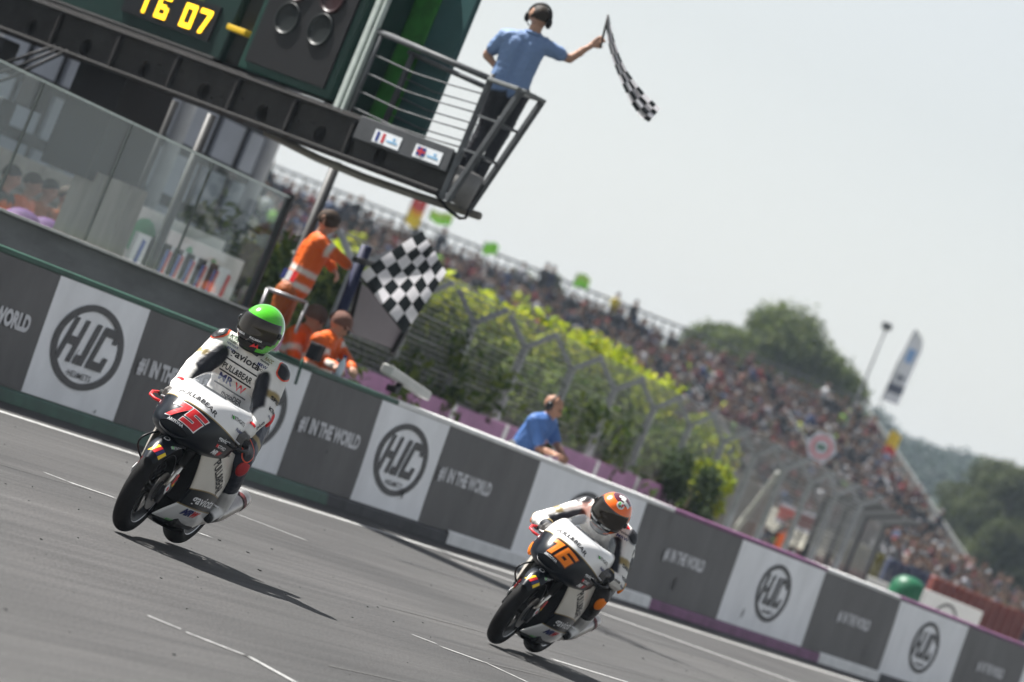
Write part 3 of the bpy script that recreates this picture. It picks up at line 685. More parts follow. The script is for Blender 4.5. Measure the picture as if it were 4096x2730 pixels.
for i in range(15): wire(L0+V3(0, 0, 1.22+i*.074), L1+V3(0, 0, 1.22+i*.074), .008 if i % 4 else .016)
n = 380
for i in range(n+1):
    a = L0+(L1-L0)*i/n; wire(a+V3(0, 0, 1.2), a+V3(0, 0, 2.3), .006)
for sg in (-1, 1):
    for k in range(1, 6): wire(L0+ND*sg*.072*k+V3(0, 0, 2.28+.068*k), L1+ND*sg*.072*k+V3(0, 0, 2.28+.068*k), .008 if k < 5 else .018)
    for i in range(0, n+1, 2):
        a = L0+(L1-L0)*i/n; wire(a+V3(0, 0, 2.28), a+ND*sg*.36+V3(0, 0, 2.62), .006)
prop(build('wire_mesh', mb, M('wire', (.2, .205, .205), .5, .3), fence, world=True), kind='stuff')

# ------------------------------------------------------------------ hedge bushes behind the fence
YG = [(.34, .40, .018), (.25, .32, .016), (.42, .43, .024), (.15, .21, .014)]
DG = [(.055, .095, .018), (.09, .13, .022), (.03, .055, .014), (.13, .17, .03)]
r = random.Random(21)
def bush(p, h, rx, cols, label, group, n=3000, leaf=.09, name='hedge_bush', nb=14):
    t = thing(name, (p.x, p.y, 0), label, 'bush', group); bl = []
    for i in range(nb):
        a = r.uniform(0, 6.28); k = r.random(); z = h*(.12+.78*k); q = rx*math.sqrt(r.random())*(1-.35*k); s = rx*r.uniform(.26, .45)
        bl.append((V3(p.x+q*math.cos(a), p.y+q*math.sin(a), z), (s, s, min(s*1.05, h-z+.12))))
    leaf_cloud('foliage', bl, n, leaf, cols, t, r.randint(0, 9999))
    mb = MB()
    for i in range(4): mb.tube([(p.x, p.y, 0), (p.x+r.uniform(-.2, .2), p.y+r.uniform(-.2, .2), h*.4), (p.x+r.uniform(-.5, .5)*rx, p.y+r.uniform(-.5, .5)*rx, h*.75)], [.05, .035, .012], 6)
    build('stem', mb, M('bark'), t, True, world=True); return t
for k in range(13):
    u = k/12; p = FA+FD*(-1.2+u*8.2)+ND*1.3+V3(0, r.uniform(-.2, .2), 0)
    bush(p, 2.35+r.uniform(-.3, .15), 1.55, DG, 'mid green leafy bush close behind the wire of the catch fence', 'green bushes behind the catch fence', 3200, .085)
def hz(px, py, D): return at(px, py, D)
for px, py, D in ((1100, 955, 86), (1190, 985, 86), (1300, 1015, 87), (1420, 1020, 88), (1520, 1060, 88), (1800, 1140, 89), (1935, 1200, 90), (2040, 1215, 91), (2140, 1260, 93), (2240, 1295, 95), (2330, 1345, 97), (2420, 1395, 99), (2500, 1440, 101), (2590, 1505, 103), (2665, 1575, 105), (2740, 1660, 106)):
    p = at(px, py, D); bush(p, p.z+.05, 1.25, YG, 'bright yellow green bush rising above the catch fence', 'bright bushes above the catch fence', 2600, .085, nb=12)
p = gp(2790, 2100, .3); p = at(2785, 1890, 92); bush(p, p.z+.2, .75, [(.03, .055, .02), (.05, .08, .025)], 'dark conifer shrub beside the end of the hedge', None, 3500, .06, 'conifer_shrub')
p = at(2870, 1870, 93); bush(p, p.z+.1, .55, YG, 'small bright green shrub leaning by the dark conifer', None, 2200, .07, 'small_shrub')
# a grass bank carries the hedge and the stand
TA, TB = at(1000, 632, 212), at(3475, 1612, 250)
SD = (TB-TA); SL = V3(SD.x, SD.y, 0).length; SE = V3(SD.x, SD.y, 0)/SL; SN = V3(SE.y, -SE.x, 0)
if SN.dot(V3(RW.x, RW.y, 0)) < 0: SN = -SN
NR, RISE, DEP = 21, .33, .56
def srow(u, k, up=0.):          # u along the stand 0..1, k rows down from the back
    b = TA+SD*u; return V3(b.x, b.y, b.z-1.25-RISE*k+up)+SN*DEP*k
stand = thing('grandstand', (TA+SD*.5+SN*5)*1.0, 'long open grandstand terrace packed with spectators behind the hedge', 'grandstand'); stand.location.z = 0
m_ter = M('terrace_grey', (.14, .14, .145), .85, var=.2, scale=1)
for k in range(NR):
    mb = MB(); a, b = srow(0, k), srow(1, k); q = SN*DEP
    mb.grid([[a-V3(0, 0, RISE*1.0), a, a+q, a+q-V3(0, 0, RISE)], [b-V3(0, 0, RISE), b, b+q, b+q-V3(0, 0, RISE)]], 0); build('terrace_step', mb, m_ter, stand, world=True)
mb = MB(); a, b = srow(0, 0), srow(1, 0); mb.grid([[p+V3(0, 0, h_)-SN*.05 for h_ in (-1, 0)] for p in (a, b)], 0)
c, d = srow(0, NR), srow(1, NR); g0 = lambda p: V3(p.x, p.y, -.05)
mb.add([a, c, g0(c), g0(a)], [(0, 1, 2, 3)]); mb.add([b, d, g0(d), g0(b)], [(0, 1, 2, 3)]); mb.add([c, d, g0(d), g0(c)], [(0, 1, 2, 3)]); mb.add([a, b, g0(b), g0(a)], [(0, 1, 2, 3)])
build('stand_base', mb, M('stand_concrete', (.26, .24, .21), .9, var=.25), stand, world=True)
mb = MB()
for z, w in ((1.3, .10), (.95, .05), (.6, .05)): mb.bar(srow(0, 0, z)-SN*.1, srow(1, 0, z)-SN*.1, w, w)
for i in range(64): p = srow(i/63, 0)-SN*.1; mb.bar(p-V3(0, 0, .2), p+V3(0, 0, 1.32), .05)
build('back_railing', mb, M('rail_dark', (.10, .105, .11), .6), stand, world=True)
mb = MB()
for i in range(40): p = srow((i+.5)/40, 0)-SN*.18; mb.box(p+V3(0, 0, .35), (.9, .9, .9), 0, Matrix.Rotation(math.atan2(SE.y, SE.x), 3, 'Z')@Matrix.Diagonal((1.05, .03, 1)))
build('back_screen', mb, M('screen_pale', (.28, .29, .30), .7, var=.3), stand, world=True)
mb = MB()
for dz in (1.0, .55, .1): mb.bar(srow(1, 0, dz)+SE*.15, srow(1, NR, dz)+SE*.15, .06, .10)
mb.bar(srow(1, 0, .45)+SE*.19, srow(1, NR, .45)+SE*.19, .02, .95)
build('end_railing', mb, M('end_pale', (.48, .49, .47), .6, var=.2), stand, world=True)
for u in (.63, .8):
    mb = MB()
    for k in range(4, NR, 1): mb.bar(srow(u, k, 0), srow(u, k, .95), .05); 
    mb.bar(srow(u, 4, .95), srow(u, NR, .95), .06, .05); build('aisle_rail', mb, M('rail_pale', (.45, .46, .47), .5), stand, world=True)
# spectators: one mass of small seated figures
PAL = [(.012, .013, .017)]*16+[(.022, .025, .04)]*10+[(.05, .05, .055)]*7+[(.13, .13, .14)]*5+[(.30, .30, .33)]*3+[(.5, .5, .52)]*2+[(.17, .02, .024)]*5+[(.08, .025, .03)]*5+[(.035, .05, .13)]*4+[(.08, .11, .19)]*3+[(.38, .42, .03)]*1+[(.20, .42, .04)]*1+[(.12, .085, .07)]*4
SKIN = [(.30, .185, .135), (.24, .14, .10), (.34, .22, .165)]; HAT = [(.02, .017, .014)]*9+[(.07, .045, .03)]*3+[(.3, .3, .31)]*2+[(.2, .025, .025)]
def crowd(name, spots, label, seed=5):
    r = np.random.default_rng(seed); V = []; Fc = []; Cc = []
    base = MB(); base.tube([(0, 0, 0), (0, 0, .18), (0, 0, .42), (0, 0, .54)], [.17, .19, .21, .08], 6, 0, sq=.7)
    base.tube([(.0, .24, .46), (.1, .27, .25), (.25, .18, .15)], .055, 5, 0); base.tube([(.0, -.24, .46), (.1, -.27, .25), (.25, -.18, .15)], .055, 5, 0)
    base.tube([(0, .1, .06), (.38, .12, .1), (.4, .12, -.3)], .08, 5, 1); base.tube([(0, -.1, .06), (.38, -.12, .1), (.4, -.12, -.3)], .08, 5, 1)
    base.ell((.02, 0, .67), (.095, .085, .12), 6, 5, 2); base.ell((0, 0, .72), (.10, .09, .09), 6, 4, 3)
    bv = np.array(base.v); bf = base.f; nb_ = len(bv)
    vt = np.zeros(nb_, int)
    for f, m_ in zip(bf, base.m):
        for i in f: vt[i] = m_
    allv = []; allc = []; allf = []
    for q, (p, yaw, sc) in enumerate(spots):
        c, s_ = math.cos(yaw), math.sin(yaw); v = bv*sc*np.array([1, 1, r.uniform(.92, 1.12)]); x = v[:, 0]*c-v[:, 1]*s_+p.x; y = v[:, 0]*s_+v[:, 1]*c+p.y
        allv.append(np.stack([x, y, v[:, 2]+p.z], 1)); cl_ = noise.noise(Vector((p.x*.12, p.y*.12, p.z*.9))); pal = PAL if abs(cl_) < .4 else ([(.15, .02, .022), (.08, .02, .02), (.012, .013, .017), (.012, .013, .017), (.02, .025, .04), (.25, .25, .27)] if cl_ > 0 else PAL[:26]); br = .85; cs = np.array([tuple(q*br for q in pal[r.integers(len(pal))]), (.03, .035, .05) if r.random() < .7 else (.2, .17, .13), SKIN[r.integers(3)], HAT[r.integers(len(HAT))]])
        if r.random() < .25: cs[2] = SKIN[0]
        allc.append(cs[vt]); allf += [tuple(i+q*nb_ for i in f) for f in bf]
    me = bpy.data.meshes.new(name); me.from_pydata(np.concatenate(allv).tolist(), [], allf)
    a = me.color_attributes.new('col', 'FLOAT_COLOR', 'POINT'); cc = np.ones((len(me.vertices), 4)); cc[:, :3] = np.concatenate(allc); a.data.foreach_set('color', cc.ravel())
    me.materials.append(M_attr('crowd_cloth', .8)); o = bpy.data.objects.new(name, me); COL.objects.link(o); return prop(o, label, 'crowd', kind='stuff')
r = random.Random(31); sp = []; yaw0 = math.atan2(SN.y, SN.x)
for k in range(NR):
    x = .2
    while x < SL-.3:
        u = x/SL
        ng = noise.noise(V3(x*.22, k*.5, 3)); aisle = min(abs(u-q) for q in (.12, .3, .47, .63, .8, .93))
        if r.random() < .98-.5*max(0, ng-.3)*2 and aisle > .004: sp.append((srow(u, k, .12+r.uniform(0, .05)+(.45 if r.random() < .12 else 0))+SN*(.2+r.uniform(-.1, .1)), yaw0+r.uniform(-.4, .4), r.uniform(.95, 1.15)))
        x += r.uniform(.42, .56)
crowd('crowd', sp, 'packed mass of spectators seated on the grandstand terrace')
# ------------------------------------------------------------------ far side: trees, hills, posts, flags
HT = [(.065, .095, .02), (.09, .12, .028), (.04, .062, .016), (.11, .135, .034)]
p = at(3090, 1480, 285); tree('broad_tree', (p.x, p.y, 0), at(3090, 1225, 285).z, 5.0, 'broad green tree standing behind the grandstand', HT, 60000, .15, 4, .35, low=.3)
p = at(2880, 1400, 300); tree('broad_tree', (p.x, p.y, 0), at(2880, 1262, 300).z, 3.2, 'smaller tree at the edge of the broad tree behind the stand railing', HT, 24000, .15, 9, .3, low=.4)
p = at(3330, 1560, 290); tree('broad_tree', (p.x, p.y, 0), at(3310, 1420, 290).z, 2.6, 'low tree between the broad tree and the lamp post', HT, 20000, .15, 12, .25, low=.4)
for i, (px, py, w) in enumerate(((2130, 1035, 1.6), (2230, 1062, 1.1))):
    p = at(px, py, 300); tree('distant_tree', (p.x, p.y, 0), p.z, w, 'tree top peeping over the back of the grandstand', HT, 4000, .2, 20+i, .2, low=.5, group='tree tops over the stand')
for i, (px, py, D, rx) in enumerate(((4040, 1795, 330, 3.4), (4110, 1850, 300, 3.2), (3890, 1990, 340, 2.6), (3960, 2080, 310, 2.6), (4080, 2050, 280, 2.5))):
    p = at(px, py, D); tree('roadside_tree', (p.x, p.y, -2), p.z+2, rx, ['tall olive tree at the right of the hills', 'dense olive tree by the track bend', 'rounded olive tree below the tall one', 'low bushy olive tree above the crowd', 'olive tree overhanging the red tyre stacks'][i], [(.045, .06, .018), (.06, .072, .022), (.03, .04, .013)], 26000, .15, 40+i, .25, low=.12)
mb = MB(); rows = []
for i in range(60):
    px = 3000+i*40; top = np.interp(px, [3000, 3400, 3480, 3560, 3640, 3760, 3900, 4100, 5400], [1640, 1720, 1735, 1800, 1840, 1880, 1910, 2010, 2650]); D = 900
    c = at(px, top, D); nz_ = noise.noise(V3(i*.7, 0, 0))*1.5+noise.noise(V3(i*2.3, 5, 0))*1.0
    g_ = at(px, 2400, D); row = []
    for j in range(14):
        v = j/13; q = at(px, top, D-260*(1-v)); row.append(V3(q.x, q.y, (c.z+nz_)*math.sin(v*math.pi/2)**.8-1+noise.noise(V3(i*1.3, j*1.7, 1))*1.6*v))
    q = at(px, top, D+200); row.append(V3(q.x, q.y, -2)); rows.append(row)
mb.grid(rows, 0); prop(build('hills', mb, M('hill_woods', (.02, .036, .022), .95, var=.5, scale=.12, bump=1, bscale=.4), None, True), 'wooded hill fading into blue haze beyond the circuit', kind='structure')  # distance haze is partly painted in: hill colour shifted darker and bluer
hl = []; r = random.Random(8)
for i in range(230):
    row = rows[r.randint(10, 32)]; q = row[r.randint(5, 13)]; s = r.uniform(1.6, 3.2); hl.append((V3(q.x, q.y, q.z+s*.3), (s*1.3, s*1.3, s)))
o = leaf_cloud('hill_wood', hl, 40000, .55, [(.02, .04, .026), (.03, .05, .03), (.016, .03, .02)], None, 77); prop(o, 'distant wood covering the hazy hillside', 'wood', kind='stuff')  # leaf colours carry the same painted-in bluish haze
# lamp post and feather banner
a, b = at(3440, 1570, 245), at(3528, 1308, 245)
t = thing('lamp_post', (a.x, a.y, 0), 'tall thin floodlight post rising above the end of the grandstand', 'lamp post'); b = V3(a.x, a.y, b.z)
mb = MB(); mb.tube([V3(a.x, a.y, 0), b], [.09, .05], 8); build('pole', mb, m_steel, t, True, world=True)
mb = MB(); mb.box(b+V3(0, 0, .1), (.34, .4, .3)); build('lamp_head', mb, M('lamp_dark', (.03, .03, .032), .6), t, world=True, bevel=.04)
a = at(3500, 1640, 250)
t = thing('feather_banner', (a.x, a.y, 0), 'tall white feather banner with blue and black blocks at the stand corner', 'banner')
Rh = V3(RW.x, RW.y, 0); z0 = at(3510, 1590, 250).z; z1 = at(3640, 1310, 250).z
mb = MB(); rows = []; nrow = 16
for i in range(nrow+1):
    v = i/nrow; z = z0+(z1-z0)*v; w = .72*(1 if v < .72 else math.sqrt(max(0.02, 1-((v-.72)/.28)**2))); lean = Rh*(.15*v*v)
    rows.append([V3(a.x, a.y, z)+Rh*(.12)+lean+Rh*w*s+FW*(.05*math.sin(v*7+s*3)) for s in (0, .25, .5, .75, 1)])
def fbm(i, j):
    v = i/nrow
    return 2 if .1 < v < .24 or .28 < v < .36 and j in (1, 2) else (1 if .52 < v < .74 and j in (1, 2) else 0)
mb.grid(rows, fbm); build('banner_cloth', mb, [M('cloth_white', (.72, .73, .8), .8, var=.08), M('cloth_blue', (.22, .38, .68), .8), M('cloth_slate', (.09, .10, .15), .8)], t, True, world=True)
mb = MB(); mb.tube([V3(a.x, a.y, 0)+Rh*.1, V3(a.x, a.y, z0)+Rh*.1, V3(a.x, a.y, (z0+z1)/2)+Rh*.15, V3(a.x, a.y, z1)+Rh*.3], .025, 6); build('banner_pole', mb, m_steel, t, True, world=True)
def flag(name, px, py, D, w, h, cols, label, seed=0, polelen=1.2, rows_n=10, split='v'):
    a = at(px, py, D); t = thing(name, a-V3(0, 0, polelen), label, 'flag'); mb = MB(); rw = []
    for i in range(9):
        u = i/8; rw.append([a+Rh*(w*u)+V3(0, 0, h*(v-.5)+.06*math.sin(u*6+seed+v))+FW*(.10*math.sin(u*7+seed+v*2)*u) for v in np.linspace(0, 1, 7)])
    mb.grid(rw, lambda i, j: (int(j*len(cols)/6) if split == 'v' else int(i*len(cols)/8)))
    build('flag_cloth', mb, cols, t, True, world=True)
    mb = MB(); mb.tube([a-V3(0, 0, polelen), a+V3(0, 0, h*.5+.05)], .018, 6); build('flag_pole', mb, m_steel, t, True, world=True)
m_neon = M('neon_green', (.28, .75, .06), .7, var=.15); m_yel = M('flag_yellow', (.80, .55, .02), .7, var=.15); m_fred = M('flag_red', (.6, .06, .06), .7)
flag('spectator_flag', 1640, 830, 208, .55, 1.25, [m_yel, M('flag_amber', (.8, .36, .02), .7), m_fred, M('cloth_white')], 'red white and amber flag waved above the stand', 1)
flag('spectator_flag', 1720, 855, 209, .85, .42, [m_neon, M('flag_lime', (.45, .7, .12), .7)], 'bright lime flag waved beside the red and amber one', 2)
flag('spectator_flag', 1935, 985, 214, .55, .45, [m_neon], 'lime green flag held up by itself over the stand railing', 3)
flag('spectator_flag', 2300, 1115, 220, .6, .5, [m_neon, M('flag_lime')], 'lime green flag beside a yellow jacketed spectator on the stand', 4)
flag('spectator_flag', 3545, 1765, 246, .55, 1.0, [m_fred, m_yel, m_yel], 'yellow and red flag hung over the end railing of the stand', 5)
# emblem board on the terrace
a = at(3285, 1790, 236); t = thing('emblem_board', (a.x, a.y, 0), 'hexagonal white board with a red ring emblem in front of the terrace', 'sign')
Uv = V3(0, 0, 1); Nf = -V3(FW.x, FW.y, 0).normalized()
mb = MB(); hexp = [a+Rh*math.cos(k*math.pi/3)*.66+Uv*math.sin(k*math.pi/3)*.66 for k in range(6)]; mb.poly(hexp, 0, .04, Nf); hb = build('board_face', mb, M('cloth_white'), t, world=True)
mb = MB(); mb.grid([[a+Nf*.05+Rh*math.cos(q)*k*.46+Uv*math.sin(q)*k*.46 for k in (.72, 1)] for q in np.linspace(0, 6.2832, 30)], 0); build('red_ring', mb, m_fred, hb, world=True)
mb = MB(); mb.ell(a+Nf*.05, (.25, .02, .16), 14, 6, 0, Matrix((Rh, Nf, Uv)).transposed()); build('emblem_centre', mb, M('emblem_green', (.12, .22, .16), .6), hb, True, world=True)
mb = MB()
for s in (-.4, .4): mb.bar(V3(a.x, a.y, 0)+Rh*s-Nf*.03, V3(a.x, a.y, a.z)+Rh*s-Nf*.03, .06)
build('board_legs', mb, m_steel, t, world=True)
# ------------------------------------------------------------------ beyond the fence end: wall, gate frame, poles, boards, tyre stacks
def wbox(mb, c, rx, dp, h, m=0):    # box facing the camera, c = centre
    mb.box(c, (rx, dp, h), m, Matrix((Rh, -Nf, Uv)).transposed())
a = at(*Z2(480, 1370), 118); t = thing('retaining_wall', (a.x, a.y, 0), 'brown concrete retaining wall below the terrace at the end of the hedge', 'wall'); mb = MB()
w0, w1 = at(2850, 1850, 108), at(3085, 1930, 126)
for i in range(6):
    p0 = w0+(w1-w0)*i/6; p1 = w0+(w1-w0)*(i+1)/6; mb = MB(); zt = 1.95
    mb.bar(V3(p0.x, p0.y, zt/2), V3(p1.x, p1.y, zt/2)-(p1-p0).normalized()*.05, .3, zt); build('concrete_slab', mb, M('slab_brown', (.21, .19, .165), .9, var=.25, scale=1.2, bump=.4), t, world=True, bevel=.02)
a, b = at(*Z3(660, 310), 108), at(*Z3(900, 0), 106)
t = thing('slanted_pole', (a.x, a.y, 0), 'pale slanted pole propped behind the pit wall by the retaining wall', 'pole'); mb = MB(); mb.tube([V3(a.x, a.y, 0)-V3(0, 0, 0), a, b], .055, 8); build('pole', mb, M('pole_pale', (.5, .5, .46), .6), t, True, world=True)
mb = MB(); mb.ell(b, (.075, .075, .075), 8, 6); build('end_cap', mb, M('pole_pale'), t, True, world=True)
# tall angled fence frame
D = 122; t0 = at(*Z3(1055, 475), D); t1 = at(*Z3(1185, 135), D); t2 = at(*Z3(1370, 62), D-1); t3 = at(*Z3(1490, 120), D+14); t4 = at(*Z3(1190, 510), D+16)
t = thing('fence_return', (t0.x, t0.y, 0), 'angled wire fence frame with an overhanging top at the end of the catch fence', 'fence')
base = V3(t0.x, t0.y, 0); top = V3(t0.x, t0.y, t1.z); run = V3(FD.x, FD.y, 0).normalized()
for k in range(4):
    p = base+run*k*3.4; mb = MB(); mb.bar(p, V3(p.x, p.y, top.z), .12); mb.bar(V3(p.x, p.y, top.z), V3(p.x, p.y, top.z)-ND*.75+V3(0, 0, .33), .09); build('frame_post', mb, M('frame_dark', (.045, .048, .05), .5), t, world=True)
mb = MB()
for i in range(26): mb.bar(base+V3(0, 0, .1+i*(top.z-.1)/25), base+run*10.2+V3(0, 0, .1+i*(top.z-.1)/25), .012)
for i in range(100): q = base+run*10.2*i/99; mb.bar(q, q+V3(0, 0, top.z), .009); mb.bar(q+V3(0, 0, top.z), q+V3(0, 0, top.z+.33)-ND*.75, .009)
for i in range(1, 7): mb.bar(base+V3(0, 0, top.z+.055*i)-ND*.125*i, base+run*10.2+V3(0, 0, top.z+.055*i)-ND*.125*i, .012)
prop(build('wire_mesh', mb, M('wire'), t, world=True), kind='stuff')
mb = MB(); mb.bar(base+ND*.1+V3(0, 0, .5), base+run*10.2+ND*.1+V3(0, 0, .5), .2, 1.0); build('fence_footing', mb, M('footing_red', (.22, .12, .11), .85, var=.6, scale=.9), t, world=True)
def red_board(q0, q1, D, mat, label, frame):
    a = at(*Z3(*q0), D); w = (q1[0]-q0[0])*.678*D/FPX; h = (q1[1]-q0[1])*.678*D/FPX
    t = thing('marshal_board', (a.x, a.y, 0), label, 'board'); mb = MB(); wbox(mb, a, w, .05, h); f = build('board_face', mb, mat, t, world=True, bevel=.01)
    mb = MB(); wbox(mb, a+Nf*-.02+V3(0, 0, -h/2-.06), w*1.05, .08, .12); build('board_frame', mb, frame, t, world=True); mb = MB(); wbox(mb, a+V3(0, 0, h/2+.045), w*1.05, .07, .09); build('board_frame', mb, frame, t, world=True)
    mb = MB(); mb.bar(V3(a.x, a.y, 0), a-V3(0, 0, h/2), .07); build('board_post', mb, m_dsteel, t, world=True)
red_board((955, 235), (1060, 315), 160, M('board_red', (.55, .07, .055), .6, var=.15), 'bright red marshal board with a white edge behind the pit wall', M('cloth_white'))
red_board((1062, 275), (1160, 355), 163, M('board_dark_red', (.16, .02, .02), .6), 'dark red marshal board next to the bright red one', M('cloth_white'))
# tyre stacks
def tyre_stack(x, y, mat, label, group, nt_=4, rr=.24):
    t = thing('tyre_stack', (x, y, 0), label, 'tyre stack', group)
    for k in range(nt_):
        if k == 0 and 'ts' in _ts: me = _ts['ts'].get(mat.name)
        me = _ts.setdefault('ts', {}).get(mat.name)
        if me is None:
            mb = MB(); mb.lathe([(rr*.55, .0), (rr*.9, .0), (rr, .045), (rr, .125), (rr*.9, .17), (rr*.55, .17), (rr*.5, .085), (rr*.55, .0)], 18); o = build('tyre', mb, mat, t, True); _ts['ts'][mat.name] = o.data
        else: o = bpy.data.objects.new('tyre', me); COL.objects.link(o); o.parent = t
        o.location = (0, 0, .18*k)
_ts = {}
m_ol = M('tyre_olive', (.17, .15, .02), .7, var=.25); m_nv = M('tyre_navy', (.02, .03, .075), .6, var=.2); m_rd = M('tyre_red', (.17, .03, .018), .7, var=.4)
for q0, q1, nn_, mt, lab, grp, D0, D1 in (((1255, 430), (1510, 545), 7, m_ol, 'olive yellow painted tyre stack in the row behind the white kerb blocks', 'olive tyre stacks', 166, 174), ((1560, 570), (1780, 640), 6, m_nv, 'navy painted tyre stack between the olive and red stacks', 'navy tyre stacks', 172, 178), ((1840, 640), (2330, 850), 12, m_rd, 'red painted tyre stack in front of the standing crowd', 'red tyre stacks', 168, 176)):
    for i in range(nn_):
        u = i/(nn_-1); p = at(*Z3(q0[0]+(q1[0]-q0[0])*u, q0[1]+(q1[1]-q0[1])*u), D0+(D1-D0)*u); n_ = max(4, int((p.z+.34)/.18)+1)
        tyre_stack(p.x, p.y, mt, lab, grp, min(n_, 9))
p0, p1 = at(*Z3(1200, 500), 158), at(*Z3(1565, 650), 163); t = thing('block_barrier', (p0.x, p0.y, 0), 'low white concrete block barrier in front of the olive tyre stacks', 'barrier')
for i in range(4):
    a = p0+(p1-p0)*i/4; b = p0+(p1-p0)*(i+.97)/4; mb = MB(); zt = max(a.z, .5); mb.bar(V3(a.x, a.y, zt/2), V3(b.x, b.y, zt/2), .5, zt); build('concrete_block', mb, M('block_white', (.58, .57, .53), .8, var=.15), t, world=True, bevel=.03)
a = at(*Z3(1665, 690), 100); t = thing('domed_cover', (a.x, a.y, 0), 'green domed cover poking up behind the pit wall', 'cover'); mb = MB(); rr = .33; ztop = at(*Z3(1690, 603), 100).z
mb.lathe([(rr*1.0, ztop-.5), (rr, ztop-.28), (rr*.9, ztop-.13), (rr*.6, ztop-.03), (rr*.3, ztop), (.001, ztop+.005)], 22, 0, (a.x, a.y, 0)); build('dome', mb, M('dome_green', (.008, .10, .045), .45), t, True, world=True)
mb = MB(); mb.lathe([(.3, 0), (.28, ztop-.5)], 16, 0, (a.x, a.y, 0)); build('drum', mb, M('drum_green', (.01, .07, .04), .5), t, True, world=True)
a0, a1 = at(*Z3(1750, 740), 92), at(*Z3(2080, 870), 96); t = thing('leaning_board', (a0.x, a0.y, 0), 'white board with a dark arc standing behind the far end of the pit wall', 'board')
mb = MB(); zt = at(*Z3(1790, 680), 92).z; zb = .2; mb.bar(V3(a0.x, a0.y, (zt+zb)/2), V3(a1.x, a1.y, (zt+zb)/2), .06, zt-zb); bb = build('board_face', mb, M('board_white', (.74, .74, .72), .5, var=.06), t, world=True, bevel=.01)
dd = (V3(a1.x, a1.y, 0)-V3(a0.x, a0.y, 0)); L = dd.length; dd /= L; nn_ = V3(dd.y, -dd.x, 0); cc = V3(a0.x, a0.y, zt-.42)+dd*L*.42+nn_*.034
mb = MB(); mb.grid([[cc+dd*math.cos(q)*k*.9+V3(0, 0, math.sin(q)*k*.34) for k in (.84, 1)] for q in np.linspace(0, 6.2832, 40)], 0); build('printed_arc', mb, m_print, bb, world=True)
mb = MB()
for s in (.1, .9): mb.bar(V3(a0.x, a0.y, 0)+dd*L*s-nn_*.06, V3(a0.x, a0.y, zt-.2)+dd*L*s-nn_*.06, .05)
build('board_legs', mb, m_dsteel, t, world=True)
# spectators on the bank at the far right, and a bank under them
pa, pb = at(*Z3(1750, 470), 190), at(*Z3(2600, 800), 205); pr = (pb-pa); pr.z = 0; pn = V3(pr.y, -pr.x, 0).normalized()
if pn.dot(Nf) < 0: pn = -pn
mb = MB(); pl = pr.normalized(); mb.grid([[V3(p.x, p.y, 0)+pn*(5.5-i*.7)+V3(0, 0, -.03+i*.16) for i in range(12)] for p in (pa-pl*16, pa, pb, pb+pl*20)], 0); prop(build('bank', mb, M('bank_earth', (.22, .21, .17), .95, var=.3, scale=.8)), kind='structure')
sp = []; r = random.Random(14)
for k in range(8):
    x = -10.
    while x < pr.length+12:
        p = V3(pa.x, pa.y, 0)+pl*x+pn*(5.3-k*.7)
        if r.random() < .6: sp.append((V3(p.x, p.y, .65+k*.16+r.uniform(-.1, .15)), math.atan2(pn.y, pn.x)+r.uniform(-.6, .6), r.uniform(.95, 1.15)))
        x += r.uniform(.5, .9)
crowd('crowd', sp, 'standing spectators on the earth bank behind the red tyre stacks', 9)
# folding white camera beam on the wall by the marshals
a, b = onY(*Z5(1135, 1165), 17.3), onY(*Z5(1400, 1345), 17.3); t = thing('light_bar', onY(*Z5(1200, 1330), 17.3), 'white boxed light bar on a black clamp above the pit wall beside the marshals', 'light bar')
mb = MB(); mb.bar(a-V3(0, 0, .02), b-V3(0, 0, .02), .12, .085); build('bar_housing', mb, M('housing_white', (.6, .6, .57), .45), t, world=True, bevel=.01)
mb = MB(); mb.bar(onY(*Z5(1190, 1330), 17.3), onY(*Z5(1235, 1260), 17.3), .05); mb.box(onY(*Z5(1170, 1320), 17.3), (.12, .1, .06)); build('clamp', mb, M('clamp_black', (.015, .015, .016), .5), t, world=True, bevel=.008)
# flag stand: dark blue padded post with a grey panel
a, b = onY(*Z5(990, 320), 17.9), onY(*Z5(800, 850), 17.9); t = thing('flag_stand', (b.x, 17.9, 0), 'navy padded post carrying a plain grey panel behind the checkered flag', 'stand')
mb = MB(); q = V3(b.x, 17.9, 0); mb.tube([q, V3((a.x+b.x)/2, 17.9, b.z), a], [.045, .05, .055], 10); build('padded_post', mb, M('pad_navy', (.008, .012, .05), .6), t, True, world=True)
pts = [onY(*Z5(*p), 17.86) for p in ((945, 580), (1215, 760), (1260, 900), (1180, 1045), (860, 925))]; mb = MB(); mb.poly(pts, 0, .03, (0, 1, 0)); build('grey_panel', mb, M('panel_mauve', (.135, .115, .125), .6, var=.06), t, world=True)
for q0, q1, w_ in (((950, 565), (855, 935), .03), ((1262, 900), (1165, 1075), .05), ((905, 415), (1040, 450), .05)):
    mb = MB(); mb.bar(onY(*Z5(*q0), 17.84), onY(*Z5(*q1), 17.84), w_); build('panel_frame', mb, M('frame_black', (.02, .018, .018), .5), t, world=True)

